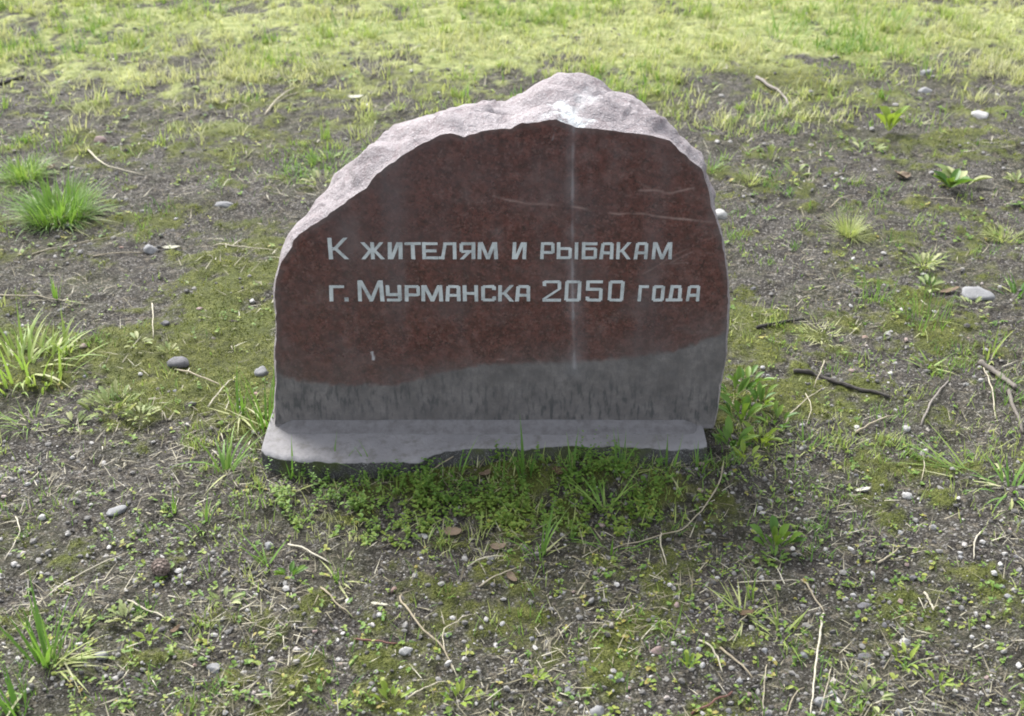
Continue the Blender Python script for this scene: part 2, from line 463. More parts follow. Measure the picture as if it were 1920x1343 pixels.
def mat_face():
    t = NT('sawn_red_granite'); v = t.coord()
    n1 = t.noise(v, 9, 4, .6); n2 = t.noise(v, 70, 5, .7); n3 = t.noise(v, 330, 2, .7)
    red = t.ramp(n2, [(.28, (.030, .016, .015)), (.46, (.062, .027, .024)), (.60, (.095, .040, .035)), (.82, (.145, .070, .060))])
    cr = t.voro(v, 230, out='Color'); sc = t.add('ShaderNodeSeparateColor'); t.l.new(cr, sc.inputs[0])
    red = t.mix(t.ramp(sc.outputs[0], [(.72, 0.0), (.95, .5)]), red, (.125, .072, .066))
    red = t.mix(t.ramp(sc.outputs[1], [(.74, 0.0), (.92, .6)]), red, (.022, .016, .016))
    red = t.mix(t.ramp(t.noise(v, 6, 5, .65), [(.42, .0), (.66, .55)]), red, (.068, .055, .058))
    red = t.mix(t.ramp(t.noise(v, 13, 5, .7), [(.52, .0), (.70, .32)]), red, (.15, .115, .112))
    red = t.mix(t.ramp(n3, [(.64, 0.0), (.76, .5)]), red, (.18, .135, .128))
    red = t.mix(t.ramp(t.noise(t.coord((11, 1, 1.2)), 1.0, 4, .6), [(.54, 0.0), (.76, .24)]), red, (.125, .116, .122))
    grey = t.ramp(t.noise(v, 16, 5, .7), [(.3, (.064, .058, .057)), (.5, (.100, .091, .089)), (.72, (.148, .135, .132))])
    grey = t.mix(t.ramp(n2, [(.35, .45), (.6, 0.0)]), grey, (0.062, 0.061, 0.064))
    st = t.noise(t.coord((95, 1, 24)), 1.0, 3, .6)
    band = t.noise(t.coord((2.2, 1, 5)), 2.0, 3, .6)
    sf = t.math('MULTIPLY', t.ramp(st, [(.50, 0.0), (.62, .75)]), t.ramp(band, [(.36, .3), (.52, 1.0)]))
    clean = t.attr('strip')
    sf = t.math('MULTIPLY', t.math('MULTIPLY', sf, t.math('SUBTRACT', 1.0, clean)), t.math('ADD', .25, t.math('MULTIPLY', t.attr('low'), .75)))
    grey = t.mix(sf, grey, (0.027, 0.029, 0.031))
    grey = t.mix(t.math('MULTIPLY', clean, .45), grey, (0.211, 0.199, 0.203))
    raw_ = t.attr('raw')
    c = t.mix(raw_, red, grey)
    c = t.mix(t.attr('vein'), c, (0.211, 0.148, 0.136))
    c = t.mix(t.attr('drip'), c, (0.296, 0.296, 0.312))
    rough = t.math('ADD', t.math('MULTIPLY', raw_, .4), t.math('ADD', .18, t.math('MULTIPLY', n1, .2)))
    bh = t.math('ADD', t.math('MULTIPLY', n3, .4), n2)
    bp = t.add('ShaderNodeBump'); t.put(bp.inputs['Strength'], t.math('ADD', .05, t.math('MULTIPLY', raw_, .35))); bp.inputs['Distance'].default_value = .003
    t.l.new(bh, bp.inputs['Height'])
    t.principled(c, rough, bp.outputs[0], .5)
    return t.m
MAT['face'] = mat_face()
sl = stone.location
fv = np.stack([AX - sl.x, np.full(AX.shape, YF - sl.y), AZ - sl.z], -1)
face = mesh_np('sawn_face', fv, np.concatenate([FQ, BQ]), MAT['face'], {'raw': raw, 'vein': vein, 'drip': drip, 'strip': strip, 'low': low}, parent=stone)
tag(face, label='dark red polished face with grey unpolished band along its foot')

# ---- carved letters, filled with pale grey
t_ = NT('letter_paint'); v_ = t_.coord()
lc = t_.ramp(t_.noise(v_, 28, 6, .75), [(.28, (.17, .182, .185)), (.46, (.32, .347, .352)), (.70, (.45, .48, .486))])
t_.principled(lc, .6, t_.bump(t_.noise(v_, 300, 2), .3, .001), .3)
MAT['letter'] = t_.m

def glyph(ch, w, h):
    s, b = 6.9, 4.9
    Rr = lambda x0, y0, x1, y1: [(x0, y0), (x1, y0), (x1, y1), (x0, y1)]
    P = lambda xa, ya, xb, yb, wd: [(xa, ya), (xa + wd, ya), (xb + wd, yb), (xb, yb)]
    k = .09 * h                                     # the left stems lean a little
    if ch == 'К': return [Rr(0, 0, s, h), P(s * .75, h * .42, w - s * 1.15, h, s * 1.1), P(w - s * 1.15, 0, s * .95, h * .56, s * 1.1)]
    if ch == 'Ж':
        m = w / 2
        return [Rr(m - s / 2, 0, m + s / 2, h), P(m - s * .4, h * .42, w - s * 1.1, h, s), P(w - s * .95, 0, m - s * .2, h * .58, s),
                P(m - s * .7, h * .42, 0, h, s), P(0, 0, m - s * .9, h * .58, s)]
    if ch == 'И': return [P(0, 0, k * .5, h, s), P(w - s - k * .5, 0, w - s, h, s), P(s * .5, 0, w - s * 1.55, h, s * .95)]
    if ch == 'Т': return [Rr(0, h - b, w, h), Rr(w / 2 - s / 2, 0, w / 2 + s / 2, h - b)]
    if ch == 'Е': return [Rr(0, 0, s, h), Rr(s, 0, w, b), Rr(s, h - b, w, h), Rr(s, h * .5 - b * .5, w * .92, h * .5 + b * .5)]
    if ch == 'Л': return [Rr(w - s, 0, w, h), Rr(w * .28, h - b, w - s, h), P(w * .16, b, w * .28, h - b, s * .85), Rr(0, 0, w * .16 + s * .85, b)]
    if ch == 'Я': return [Rr(w - s, 0, w, h), Rr(w * .1, h - b, w - s, h), Rr(w * .1, h * .38, w - s, h * .38 + b), Rr(0, h * .38 + b * .5, s * .9, h - b * .5), P(0, 0, w * .42, h * .38, s)]
    if ch == 'М': return [P(0, 0, k * .4, h, s), P(w - s, 0, w - s - k * .4, h, s), P(w / 2 - s * .5, h * .06, s * .45, h, s), P(w / 2 - s * .5, 0, w - s * 1.45, h, s)]
    if ch == 'Р': return [P(0, 0, k * .4, h, s), Rr(s, h - b, w - s * .4, h), Rr(s, h * .32, w - s * .4, h * .32 + b), Rr(w - s * .9, h * .32 + b * .4, w, h - b * .4)]
    if ch == 'Ы':
        q = w * .70
        return [Rr(0, 0, s, h), Rr(s, 0, q - s * .4, b), Rr(s, h * .56, q - s * .4, h * .56 + b), Rr(q - s * .9, b * .4, q, h * .56 + b * .6), Rr(w - s, 0, w, h)]
    if ch == 'Б': return [Rr(0, 0, s, h), Rr(s, 0, w - s * .4, b), Rr(s, h * .54, w - s * .4, h * .54 + b), Rr(w - s * .9, b * .4, w, h * .54 + b * .6), Rr(s, h - b, w, h)]
    if ch == 'А': return [P(0, 0, k, h - b * .4, s), Rr(w - s, 0, w, h - b * .4), Rr(k + s * .5, h - b, w - s * .4, h), Rr(s * .8, h * .30, w - s, h * .30 + b)]
    if ch == 'Г': return [P(0, 0, k * .5, h, s), Rr(s * .9, h - b, w, h)]
    if ch == 'У': return [Rr(0, h * .34, s, h), Rr(w - s, b * .4, w, h), Rr(s, h * .34, w - s, h * .34 + b), Rr(w * .05, 0, w - s * .4, b)]
    if ch == 'Н': return [Rr(0, 0, s, h), Rr(w - s, 0, w, h), Rr(s, h * .5 - b * .5, w - s, h * .5 + b * .5)]
    if ch == 'С': return [Rr(0, b * .4, s, h - b * .4), Rr(s * .5, 0, w - s * .4, b), Rr(s * .5, h - b, w - s * .4, h), Rr(w - s, b * .4, w, h * .30), Rr(w - s, h * .72, w, h - b * .4)]
    if ch in 'О0': return [P(0, b * .4, k * .3, h - b * .4, s), P(w - s - k * .3, b * .4, w - s, h - b * .4, s), Rr(s * .5, 0, w - s * .5, b), Rr(s * .5, h - b, w - s * .5, h)]
    if ch == 'Д': return [Rr(0, 0, w, b), P(w * .16, b, w * .24, h - b, s), Rr(w * .80 - s * .4, b, w * .80 + s * .6, h - b), Rr(w * .24, h - b, w * .80 + s * .4, h)]
    if ch == '2': return [Rr(s * .4, h - b, w - s * .4, h), Rr(0, h * .74, s, h - b * .4), Rr(w - s, h * .60, w, h - b * .4), P(0, b, w - s * 1.0, h * .60, s), Rr(0, 0, w, b)]
    if ch == '5': return [Rr(0, h - b, w, h), Rr(0, h * .52, s, h - b), Rr(s, h * .52, w - s * .4, h * .52 + b), Rr(w - s, b * .4, w, h * .52 + b * .6), Rr(s * .4, 0, w - s * .4, b), Rr(0, b * .4, s, h * .22)]
    return [Rr(0, 0, w, h)]

def letter(ch, x0, y0, x1, y1):
    """one letter filling a box of the sawn face"""
    (ax, az), (bx, bzz) = plane_y(x0, y1, YF), plane_y(x1, y0, YF)
    w, h = x1 - x0, y1 - y0
    sx, sz = (bx - ax) / w, (bzz - az) / h
    bm = bmesh.new()
    for k, q in enumerate(glyph(ch, w, h)):
        jit = lambda: random.uniform(-.00035, .00035)
        pts = [(ax + p[0] * sx + jit(), az + p[1] * sz + jit()) for p in q]
        y_in, y_out = YF + .001, YF - .0006 - .00018 * k
        lo = [bm.verts.new((x - sl.x, y_in - sl.y, z - sl.z)) for x, z in pts]
        hi = [bm.verts.new((x - sl.x, y_out - sl.y, z - sl.z)) for x, z in pts]
        bm.faces.new(hi)
        for i in range(4): bm.faces.new((lo[i], lo[(i + 1) % 4], hi[(i + 1) % 4], hi[i]))
    bmesh.ops.recalc_face_normals(bm, faces=bm.faces)
    me = bpy.data.meshes.new('letter'); bm.to_mesh(me); bm.free(); me.materials.append(MAT['letter'])
    o = bpy.data.objects.new('letter', me); col.objects.link(o); o.parent = face
    return o
L8 = lambda a: 600 + a / 2.63
for ch, a, b in [('К', 45, 137), ('Ж', 205, 314), ('И', 335, 407), ('Т', 420, 497), ('Е', 505, 580), ('Л', 585, 672), ('Я', 690, 765), ('М', 777, 877), ('И', 947, 1020),
                 ('Р', 1085, 1157), ('Ы', 1167, 1275), ('Б', 1290, 1368), ('А', 1377, 1449), ('К', 1460, 1537), ('А', 1547, 1619), ('М', 1635, 1740)]:
    letter(ch, L8(a), 446.0 if (ch == 'К' and a < 100) else 454.5, L8(b), 486)
for ch, a, b, big in [('Г', 47, 118, 0), ('.', 122, 140, 2), ('М', 188, 312, 1), ('У', 327, 401, 0), ('Р', 418, 492, 0), ('М', 500, 605, 0), ('А', 618, 692, 0), ('Н', 705, 779, 0),
                      ('С', 795, 867, 0), ('К', 879, 957, 0), ('А', 962, 1037, 0), ('2', 1097, 1190, 1), ('0', 1205, 1290, 1), ('5', 1310, 1396, 1), ('0', 1418, 1503, 1),
                      ('Г', 1565, 1622, 0), ('О', 1635, 1702, 0), ('Д', 1704, 1792, 0), ('А', 1803, 1876, 0)]:
    letter(ch, L8(a), {0: 535.0, 1: 526.0, 2: 558.0}[big], L8(b), 565)

# ------------------------------------------------------------------ plinth
ZT = .045
front_px = [(489, 843), (499, 852), (515, 856), (535, 860), (564, 863), (600, 863), (642, 864), (680, 863), (720, 865), (760, 864), (786, 866), (796, 857), (806, 852), (825, 847), (864, 841),
            (903, 838), (950, 838), (985, 840), (1016, 838), (1045, 834), (1076, 833), (1110, 835), (1154, 834), (1206, 838), (1258, 840), (1290, 839), (1315, 838), (1326, 832)]
front = [plane_z(x, y, ZT) for x, y in front_px]
fx = np.array([p[0] for p in front]); fy = np.array([p[1] for p in front])
pxs = np.linspace(fx[0], fx[-1], 240)
pyf = np.interp(pxs, fx, fy) + (vnoise(pxs * 90, pxs * 0, 2) - .5) * .006 + (vnoise(pxs * 28, pxs * 0, 4) - .5) * .004
y_back = YF + .34
PV, nrow = [], 0
taper = np.clip(np.minimum(pxs - pxs[0], pxs[-1] - pxs) / .03, 0, 1)
def prow(yv, zv):
    global nrow
    PV.append(np.stack([pxs, yv + 0 * pxs, zv + 0 * pxs], -1)); nrow += 1
prow(np.full(240, y_back), np.full(240, -.12)); prow(np.full(240, y_back), np.full(240, ZT - .005))
for yy in (YF + .05, YF - .01): prow(np.full(240, yy), np.full(240, ZT))
for k in range(1, 7):
    f = k / 6
    yy = (YF - .01) * (1 - f) + pyf * f
    prow(yy, ZT - .002 * f + (fbm(pxs, yy, .05, 3, 6) - .5) * .0022 - .003 * (f == 1))
for k, z in enumerate([.036, .026, .012, -.005, -.03, -.12]):
    rough = (fbm(pxs + 5, np.full(240, z * 2.2), .022, 4, 3, .6) - .5) * .018 + (fbm(pxs + 9, np.full(240, z), .09, 2, 1) - .5) * .02
    notch = sstep(plane_z(800, 850, ZT)[0] - .005, plane_z(800, 850, ZT)[0] + .02, pxs)
    out = -.008 * min(k, 3) / 3 - .020 * notch * sstep(0, 3, np.array(float(k)))
    prow(pyf + rough * min(1, (k + 1) / 2) + out, z)
PV = np.concatenate(PV); pi_ = np.arange(nrow * 240).reshape(nrow, 240)
PQ = np.stack([pi_[:-1, 1:], pi_[:-1, :-1], pi_[1:, :-1], pi_[1:, 1:]], -1).reshape(-1, 4)
plinth = empty('stone_plinth', (0, YF, 0))
tag(plinth, 'low grey stone plinth with chipped front edge under the boulder', 'plinth')
def mat_plinth():
    t = NT('grey_plinth_stone'); v = t.coord(); n1 = t.noise(v, 10, 5, .65); n2 = t.noise(v, 80, 5, .7); n3 = t.noise(v, 330, 2, .7)
    c = t.ramp(n1, [(.3, (.130, .126, .130)), (.7, (.208, .203, .209))])
    c = t.mix(t.ramp(t.noise(v, 5, 4, .6), [(.5, 0.0), (.7, .5)]), c, (.11, .105, .10))
    c = t.mix(t.ramp(n2, [(.30, .5), (.5, 0.0)]), c, (0.148, 0.141, 0.144))
    geo = t.add('ShaderNodeNewGeometry'); sx = t.add('ShaderNodeSeparateXYZ'); t.l.new(geo.outputs['Normal'], sx.inputs[0])
    c = t.mix(t.ramp(t.noise(v, 30, 5, .75), [(.50, 0.0), (.68, .65)]), c, (.085, .078, .068))      # splashed soil
    # broken flank: darker, crystalline stone with some moss
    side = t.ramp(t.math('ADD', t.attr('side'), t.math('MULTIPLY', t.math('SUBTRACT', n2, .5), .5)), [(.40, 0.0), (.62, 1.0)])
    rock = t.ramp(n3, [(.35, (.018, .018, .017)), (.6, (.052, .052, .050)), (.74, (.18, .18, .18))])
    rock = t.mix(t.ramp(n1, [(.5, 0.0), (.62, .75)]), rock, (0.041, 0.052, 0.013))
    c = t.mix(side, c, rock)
    t.principled(c, .85, t.bump(t.math('ADD', n2, t.math('MULTIPLY', n3, .4)), .5, .006), .25)
    return t.m
MAT['plinth'] = mat_plinth()
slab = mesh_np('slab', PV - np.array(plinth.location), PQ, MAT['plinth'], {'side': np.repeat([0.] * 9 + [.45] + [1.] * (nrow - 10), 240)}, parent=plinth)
# end caps
bm = bmesh.new(); bm.from_mesh(slab.data); bm.verts.ensure_lookup_table()
for c_ in (0, 239):
    try: bm.faces.new([bm.verts[int(pi_[r, c_])] for r in range(nrow)])
    except ValueError: pass
bmesh.ops.recalc_face_normals(bm, faces=bm.faces); bm.to_mesh(slab.data); bm.free()
# mortar fillet along the joint
mx0, mx1 = plane_z(516, 810, ZT)[0], plane_z(1312, 808, ZT)[0]
mxs = np.linspace(mx0, mx1, 200); MV = []
wob = (fbm(mxs, mxs * 0, .12, 3, 2) - .5)
prof = [(-.002, .062), (.004, .0615), (.007, .058), (.016, .0535), (.028, .0485), (.034 , ZT + .0005), (.036, ZT - .01)]
for k, (dy, z) in enumerate(prof):
    MV.append(np.stack([mxs, YF - dy - wob * .012 * (k > 2), np.minimum(z, ZT - .006 + np.clip(np.minimum(mxs - mx0, mx1 - mxs) / .035, 0, 1) ** .6 * (z - ZT + .006)) + wob * .006 * (k < 5) + (vnoise(mxs * 120, mxs * 0 + k, 3) - .5) * .001], -1))
MV = np.concatenate(MV); mi = np.arange(len(prof) * 200).reshape(len(prof), 200)
MQ = np.stack([mi[:-1, 1:], mi[:-1, :-1], mi[1:, :-1], mi[1:, 1:]], -1).reshape(-1, 4)
MAT['mortar'] = mat_simple('joint_mortar', [(0, (.125, .12, .124)), (1, (.125, .12, .124))], 60, .9, .6, .004, None, .2)
mesh_np('mortar_joint', MV - np.array(plinth.location), MQ[:, ::-1], MAT['mortar'], parent=plinth)

# ------------------------------------------------------------------ builders for loose things
PHI = (1 + 5 ** .5) / 2
ICO_V = np.array([(-1, PHI, 0), (1, PHI, 0), (-1, -PHI, 0), (1, -PHI, 0), (0, -1, PHI), (0, 1, PHI), (0, -1, -PHI), (0, 1, -PHI), (PHI, 0, -1), (PHI, 0, 1), (-PHI, 0, -1), (-PHI, 0, 1)])
ICO_V = ICO_V / np.linalg.norm(ICO_V[0])
ICO_F = np.array([(0, 11, 5), (0, 5, 1), (0, 1, 7), (0, 7, 10), (0, 10, 11), (1, 5, 9), (5, 11, 4), (11, 10, 2), (10, 7, 6), (7, 1, 8), (3, 9, 4), (3, 4, 2), (3, 2, 6), (3, 6, 8), (3, 8, 9), (4, 9, 5), (2, 4, 11), (6, 2, 10), (8, 6, 7), (9, 8, 1)])
OCT_V = np.array([(1, 0, 0), (-1, 0, 0), (0, 1, 0), (0, -1, 0), (0, 0, 1), (0, 0, -1)], float)
OCT_F = np.array([(0, 2, 4), (2, 1, 4), (1, 3, 4), (3, 0, 4), (2, 0, 5), (1, 2, 5), (3, 1, 5), (0, 3, 5)])

def blobs(name, x, y, size, mat, rnd, base=(ICO_V, ICO_F), flat=.6, jit=.28, sink=.2):
    n = len(x); bv, bf = base
    v = bv[None] * (1 + rng.uniform(-jit, jit, (n, len(bv), 1)))
    sc = np.stack([rng.uniform(.75, 1.25, n), rng.uniform(.6, 1.0, n), rng.uniform(.8, 1.2, n) * flat], -1)
    v = v * sc[:, None] * size[:, None, None]
    a = rng.uniform(0, 6.28, n); c, s = np.cos(a)[:, None], np.sin(a)[:, None]
    vx = v[..., 0] * c - v[..., 1] * s + x[:, None]; vy = v[..., 0] * s + v[..., 1] * c + y[:, None]
    vz = v[..., 2] + (ground_z(x, y) + size * flat * (1 - 2 * sink) * .6)[:, None]
    f = bf[None] + (np.arange(n) * len(bv))[:, None, None]
    return mesh_np(name, np.stack([vx, vy, vz], -1), f.reshape(-1, 3), mat, {'rnd': np.repeat(rnd, len(bv))}, smooth=False)

def blade_arrays(x, y, z, az, ln, wd, lean, curl, seg=3, twist=None):
    """tapering bent ribbons; lean = start angle from vertical, curl = extra bend to the tip"""
    n = len(x); rows = []
    px_, pz_ = np.zeros(n), np.zeros(n)
    ca, sa = np.cos(az), np.sin(az)
    for k in range(seg + 1):
        t = k / seg
        w = wd * (1 - t ** 1.6) * .5 * (.75 + .5 * math.sin(math.pi * min(t + .15, 1)))
        X = x + px_ * ca; Y = y + px_ * sa; Z = z + pz_
        if k < seg:
            rows.append(np.stack([X - sa * w, Y + ca * w, Z], -1)); rows.append(np.stack([X + sa * w, Y - ca * w, Z], -1))
        else: rows.append(np.stack([X, Y, Z], -1))
        ang = lean + curl * (t + .5 / seg)
        px_ = px_ + np.sin(ang) * ln / seg; pz_ = pz_ + np.cos(ang) * ln / seg
    v = np.stack(rows, 1)
    F = []
    for k in range(seg - 1):
        a = 2 * k; F += [(a, a + 1, a + 3), (a, a + 3, a + 2)]
    a = 2 * (seg - 1); F.append((a, a + 1, a + 2))
    F = np.array(F)
    f = F[None] + (np.arange(n) * v.shape[1])[:, None, None]
    return v, f.reshape(-1, 3), v.shape[1]

def blades(name, x, y, az, ln, wd, lean, curl, rnd, mat, seg=3, z=None, parent=None):
    z = ground_z(x, y) - .002 if z is None else z
    v, f, k = blade_arrays(x, y, z, az, ln, wd, lean, curl, seg)
    off = np.array(parent.location) if parent else 0
    return mesh_np(name, v - off, f, mat, {'rnd': np.repeat(rnd, k)}, parent=parent)

def clear_of_stone(x, y, m=.01):
    inside = (x > -.525 - m) & (x < .44 + m) & (y > np.interp(x, fx, fy) - m) & (y < YF + .36)
    return ~inside

def view_pts(n, far_bias=1.0, x_ex=1.25):
    """random ground points over the ground in view and a margin round it"""
    py = rng.uniform(-40, 1420, n) if far_bias == 1 else -40 + 1460 * rng.random(n) ** far_bias
    px = 960 + rng.uniform(-960, 960, n) * x_ex
    d = np.array([0.0])
    u_ = (px - 960) / FPX; v_ = -(py - 671.5) / FPX
    dz = -SP + v_ * CP; t = -CAM_H / dz
    x, y = u_ * t, (CP + v_ * SP) * t
    k = clear_of_stone(x, y)
    return x[k], y[k]

def tri_pts(n):
    """even density over the wedge of ground in view"""
    y = np.sqrt(rng.uniform(1.25 ** 2, 7.0 ** 2, n)); x = rng.uniform(-1, 1, n) * (.28 + .50 * y)
    k = clear_of_stone(x, y)
    return x[k], y[k]

# ------------------------------------------------------------------ stuff on the ground
x, y = view_pts(70000)
k = rng.random(len(x)) > .75 * moss(x, y); x, y = x[k], y[k]
dd_ = (y * CP + .78) / 2.6
o = blobs('soil_crumbs', x, y, (.0012 + .0055 * rng.random(len(x)) ** 3** 3.5) * dd_ ** 1.15, MAT['crumb'], rng.random(len(x)), (OCT_V, OCT_F), .5, .3, .35)
tag(o, 'dark crumbs of earth over the bare soil', 'soil', kind='stuff')
x, y = view_pts(15000, .72)
near = fbm(x, y, .35, 3, 6) + sstep(2.4, 1.5, y) * .25 + .22 * sstep(-.2, .8, x) * sstep(2.3, 1.7, y)
k = (near > .47 + .08 * sstep(.3, -.3, x)) & (rng.random(len(x)) > .6 * moss(x, y)); x, y = x[k], y[k]
o = blobs('gravel', x, y, (.0016 + .0060 * rng.random(len(x)) ** 4) * ((y * CP + .78) / 2.2) ** .6, MAT['gravel'], rng.random(len(x)) ** 1.3, flat=.65)
tag(o, 'fine pale gravel strewn over the soil', 'gravel', kind='stuff')

# moss shoots
x, y = view_pts(170000)
m = moss(x, y); k = rng.random(len(x)) < m ** 1.4; x, y = x[k], y[k]; n = len(x)
sc_ = ((y * CP + .78) / 2.6) ** .7
o = blades('moss', x, y, rng.uniform(0, 6.28, n), rng.uniform(.004, .010, n) * sc_, rng.uniform(.0018, .0035, n) * sc_, rng.uniform(.1, .9, n), rng.uniform(0, .6, n),
           np.clip(fbm(x, y, .12, 3, 1) * 1.5 - .3 + .45 * sstep(4.5, 5.2, y) + rng.uniform(-.25, .25, n), 0, 1), MAT['moss_shoots'], 2)  # far shoots get paler tones, the bright back light put into colour
tag(o, 'low yellow green moss in patches over the soil', 'moss', kind='stuff')

# thin grass everywhere, dense at the back
def grass_density(x, y):
    n = fbm(x, y, .30, 4, 7, .6)
    n2_ = fbm(x, y, .14, 4, 1, .65)
    d = .03 + (.26 + .12 * sstep(2.8, 4.5, y)) * sstep(.50, .68, n2_) + .85 * sstep(4.6, 5.9, y + (n - .5) * 3.4) * sstep(.40, .62, .5 * n + .5 * n2_ + .04)
    for px, py, rx, ry, w in [(600, 300, 110, 35, .5), (480, 350, 60, 30, .2), (1450, 230, 80, 25, .35), (1650, 580, 130, 35, .30), (1750, 700, 130, 90, .2), (250, 150, 140, 30, .25),
                              (60, 880, 90, 50, .25), (1450, 800, 120, 60, .18), (430, 860, 90, 90, .22), (560, 130, 160, 25, .35), (1780, 850, 160, 60, .3), (440, 1180, 120, 60, .1),
                              (1050, 960, 180, 40, .3), (900, 895, 420, 26, 1.0), (640, 900, 120, 26, .5), (470, 820, 60, 60, .5), (1390, 800, 60, 60, .6), (1560, 830, 160, 60, .4), (560, 1000, 120, 40, .3), (1600, 1290, 150, 40, .12), (750, 1310, 120, 30, .15), (900, 1280, 60, 20, .1)]:
        a, b = plane_z(px, py); y0 = plane_z(px, py - ry)[1]; y1 = plane_z(px, py + ry)[1]
        d = d + w * np.exp(-((x - a) / (rx * depth(a, b) / FPX)) ** 2 - ((y - b) / (abs(y0 - y1) / 2)) ** 2)
    return np.clip(d, 0, 1)
x, y = tri_pts(60000); xn, yn = view_pts(52000); x, y = np.concatenate([x, xn]), np.concatenate([y, yn])
k = rng.random(len(x)) < grass_density(x, y) * .45; x, y = x[k], y[k]
cx_, cy_ = tri_pts(8000); xn, yn = view_pts(5000); cx_, cy_ = np.concatenate([cx_, xn]), np.concatenate([cy_, yn])
k = rng.random(len(cx_)) < grass_density(cx_, cy_) * .55; cx_, cy_ = cx_[k], cy_[k]
cnt = rng.integers(5, 26, len(cx_)); sp_ = np.repeat(rng.uniform(.008, .035, len(cx_)), cnt)
x = np.concatenate([x, np.repeat(cx_, cnt) + rng.normal(0, 1, cnt.sum()) * sp_]); y = np.concatenate([y, np.repeat(cy_, cnt) + rng.normal(0, 1, cnt.sum()) * sp_])
tone = np.concatenate([rng.uniform(-.25, .25, len(x) - cnt.sum()), np.repeat(rng.uniform(-.3, .35, len(cx_)), cnt)])
tall = np.concatenate([np.ones(len(x) - cnt.sum()), np.repeat(rng.uniform(.7, 1.7, len(cx_)), cnt)])
k = clear_of_stone(x, y); x, y, tone, tall = x[k], y[k], tone[k], tall[k]; n = len(x)
far = sstep(3.6, 4.8, y)
o = blades('grass', x, y, rng.uniform(0, 6.28, n), tall * (rng.uniform(.010, .036, n) + far * rng.uniform(.0, .04, n)) , rng.uniform(.0012, .0030, n) * (1 + .9 * far), rng.uniform(.05, .7, n), rng.uniform(0, 1.2, n),
           np.clip(fbm(x, y, .5, 3, 2) * 1.2 - .12 + tone + .30 * far + rng.uniform(-.15, .15, n), 0, 1), MAT['grass'], 3)  # blades pale with distance: bright, hazy light painted into their tone
tag(o, 'short sparse grass, thick and bright towards the back', 'grass', kind='stuff')

# dry grass bits lying flat
x, y = view_pts(17000, .9); k = rng.random(len(x)) < sstep(.42, .68, fbm(x, y, .22, 4, 5, .6)) + .06; x, y = x[k], y[k]; n = len(x)
o = blades('dry_grass', x, y, rng.uniform(0, 6.28, n), rng.uniform(.010, .05, n) * (1 + .5 * sstep(2.5, 4.5, y)), rng.uniform(.0008, .0024, n) * (1 + .9 * sstep(2.5, 4.5, y)), rng.uniform(1.1, 1.5, n), rng.uniform(-.3, .35, n), rng.random(n), MAT['straw'], 3,
           z=ground_z(x, y) + rng.uniform(.001, .006, n))
tag(o, 'pale bits of dry grass littering the ground', 'dry grass', kind='stuff')

# leaflets: folded ovals, many per sprig
def leaflets(name, x, y, z, az, el, ln, wd, rnd, mat):
    n = len(x)
    t = np.array([0, .3, .68, 1.0]); w = np.array([.10, .85, .9, 0.0])
    ca, sa, ce, se = np.cos(az), np.sin(az), np.cos(el), np.sin(el)
    rows = []
    for tt, ww in zip(t, w):
        X = x + ca * ce * ln * tt; Y = y + sa * ce * ln * tt; Z = z + se * ln * tt - .25 * ln * tt * tt
        hw = wd * ww * .5
        if ww > 0:
            rows.append(np.stack([X - sa * hw, Y + ca * hw, Z + hw * .35], -1)); rows.append(np.stack([X, Y, Z], -1)); rows.append(np.stack([X + sa * hw, Y - ca * hw, Z + hw * .35], -1))
        else: rows.append(np.stack([X, Y, Z], -1))
    v = np.stack(rows, 1)
    F = []
    for a in (0, 3): F += [(a, a + 1, a + 4), (a, a + 4, a + 3), (a + 1, a + 2, a + 5), (a + 1, a + 5, a + 4)]
    F += [(6, 7, 9), (7, 8, 9)]
    f = np.array(F)[None] + (np.arange(n) * 10)[:, None, None]
    return mesh_np(name, v, f.reshape(-1, 3), mat, {'rnd': np.repeat(rnd, 10)})

def sprigs(name, cx, cy, hgt, leaves, lsize, label, rnd0, mat='herb'):
    n = len(cx); m = leaves
    t = np.tile(np.linspace(.15, 1, m), n)
    X = np.repeat(cx, m); Y = np.repeat(cy, m); H = np.repeat(hgt, m)
    la = np.repeat(rng.uniform(0, 6.28, n), m); lean = np.repeat(rng.uniform(0, .7, n), m)
    gx = X + np.cos(la) * lean * H * t; gy = Y + np.sin(la) * lean * H * t
    z = np.repeat(ground_z(cx, cy), m) + H * t
    az = rng.uniform(0, 6.28, n * m); el = rng.uniform(-.1, .8, n * m)
    s = np.repeat(lsize * (1 + .6 * sstep(2.6, 4.5, cy)), m) * (1.15 - .5 * t) * rng.uniform(.7, 1.2, n * m)
    o = leaflets(name, gx, gy, z, az, el, s, s * rng.uniform(.45, .7, n * m), np.clip(np.repeat(rnd0, m) + rng.uniform(-.22, .22, n * m), 0, 1), MAT[mat])
    return tag(o, label, 'ground cover', kind='stuff')

# knot of small herbs in front of the plinth
def px_region(n, x0, x1, y0, y1):
    px = rng.uniform(x0, x1, n); py = rng.uniform(y0, y1, n)
    p = [plane_z(a, b) for a, b in zip(px, py)]
    return px, py, np.array([q[0] for q in p]), np.array([q[1] for q in p])
px, py, x, y = px_region(2900, 495, 1440, 868, 1040)
lim = 872 + 10 * vnoise(px * .02, px * 0, 3)
bot = np.interp(px, [495, 560, 640, 760, 880, 960, 1080, 1200, 1300, 1380, 1440], [900, 985, 1000, 1010, 990, 1005, 1000, 985, 945, 915, 890])
k = (py > lim) & (py < bot + 45 * (fbm(x, y, .06, 3, 4) - .4)) & (rng.random(len(px)) < sstep(.44, .66, fbm(x, y, .07, 4, 2, .6)) * .9 + .07) & clear_of_stone(x, y, .004)
x, y, px, py = x[k], y[k], px[k], py[k]
f = np.clip((py - 870) / 130, 0, 1)
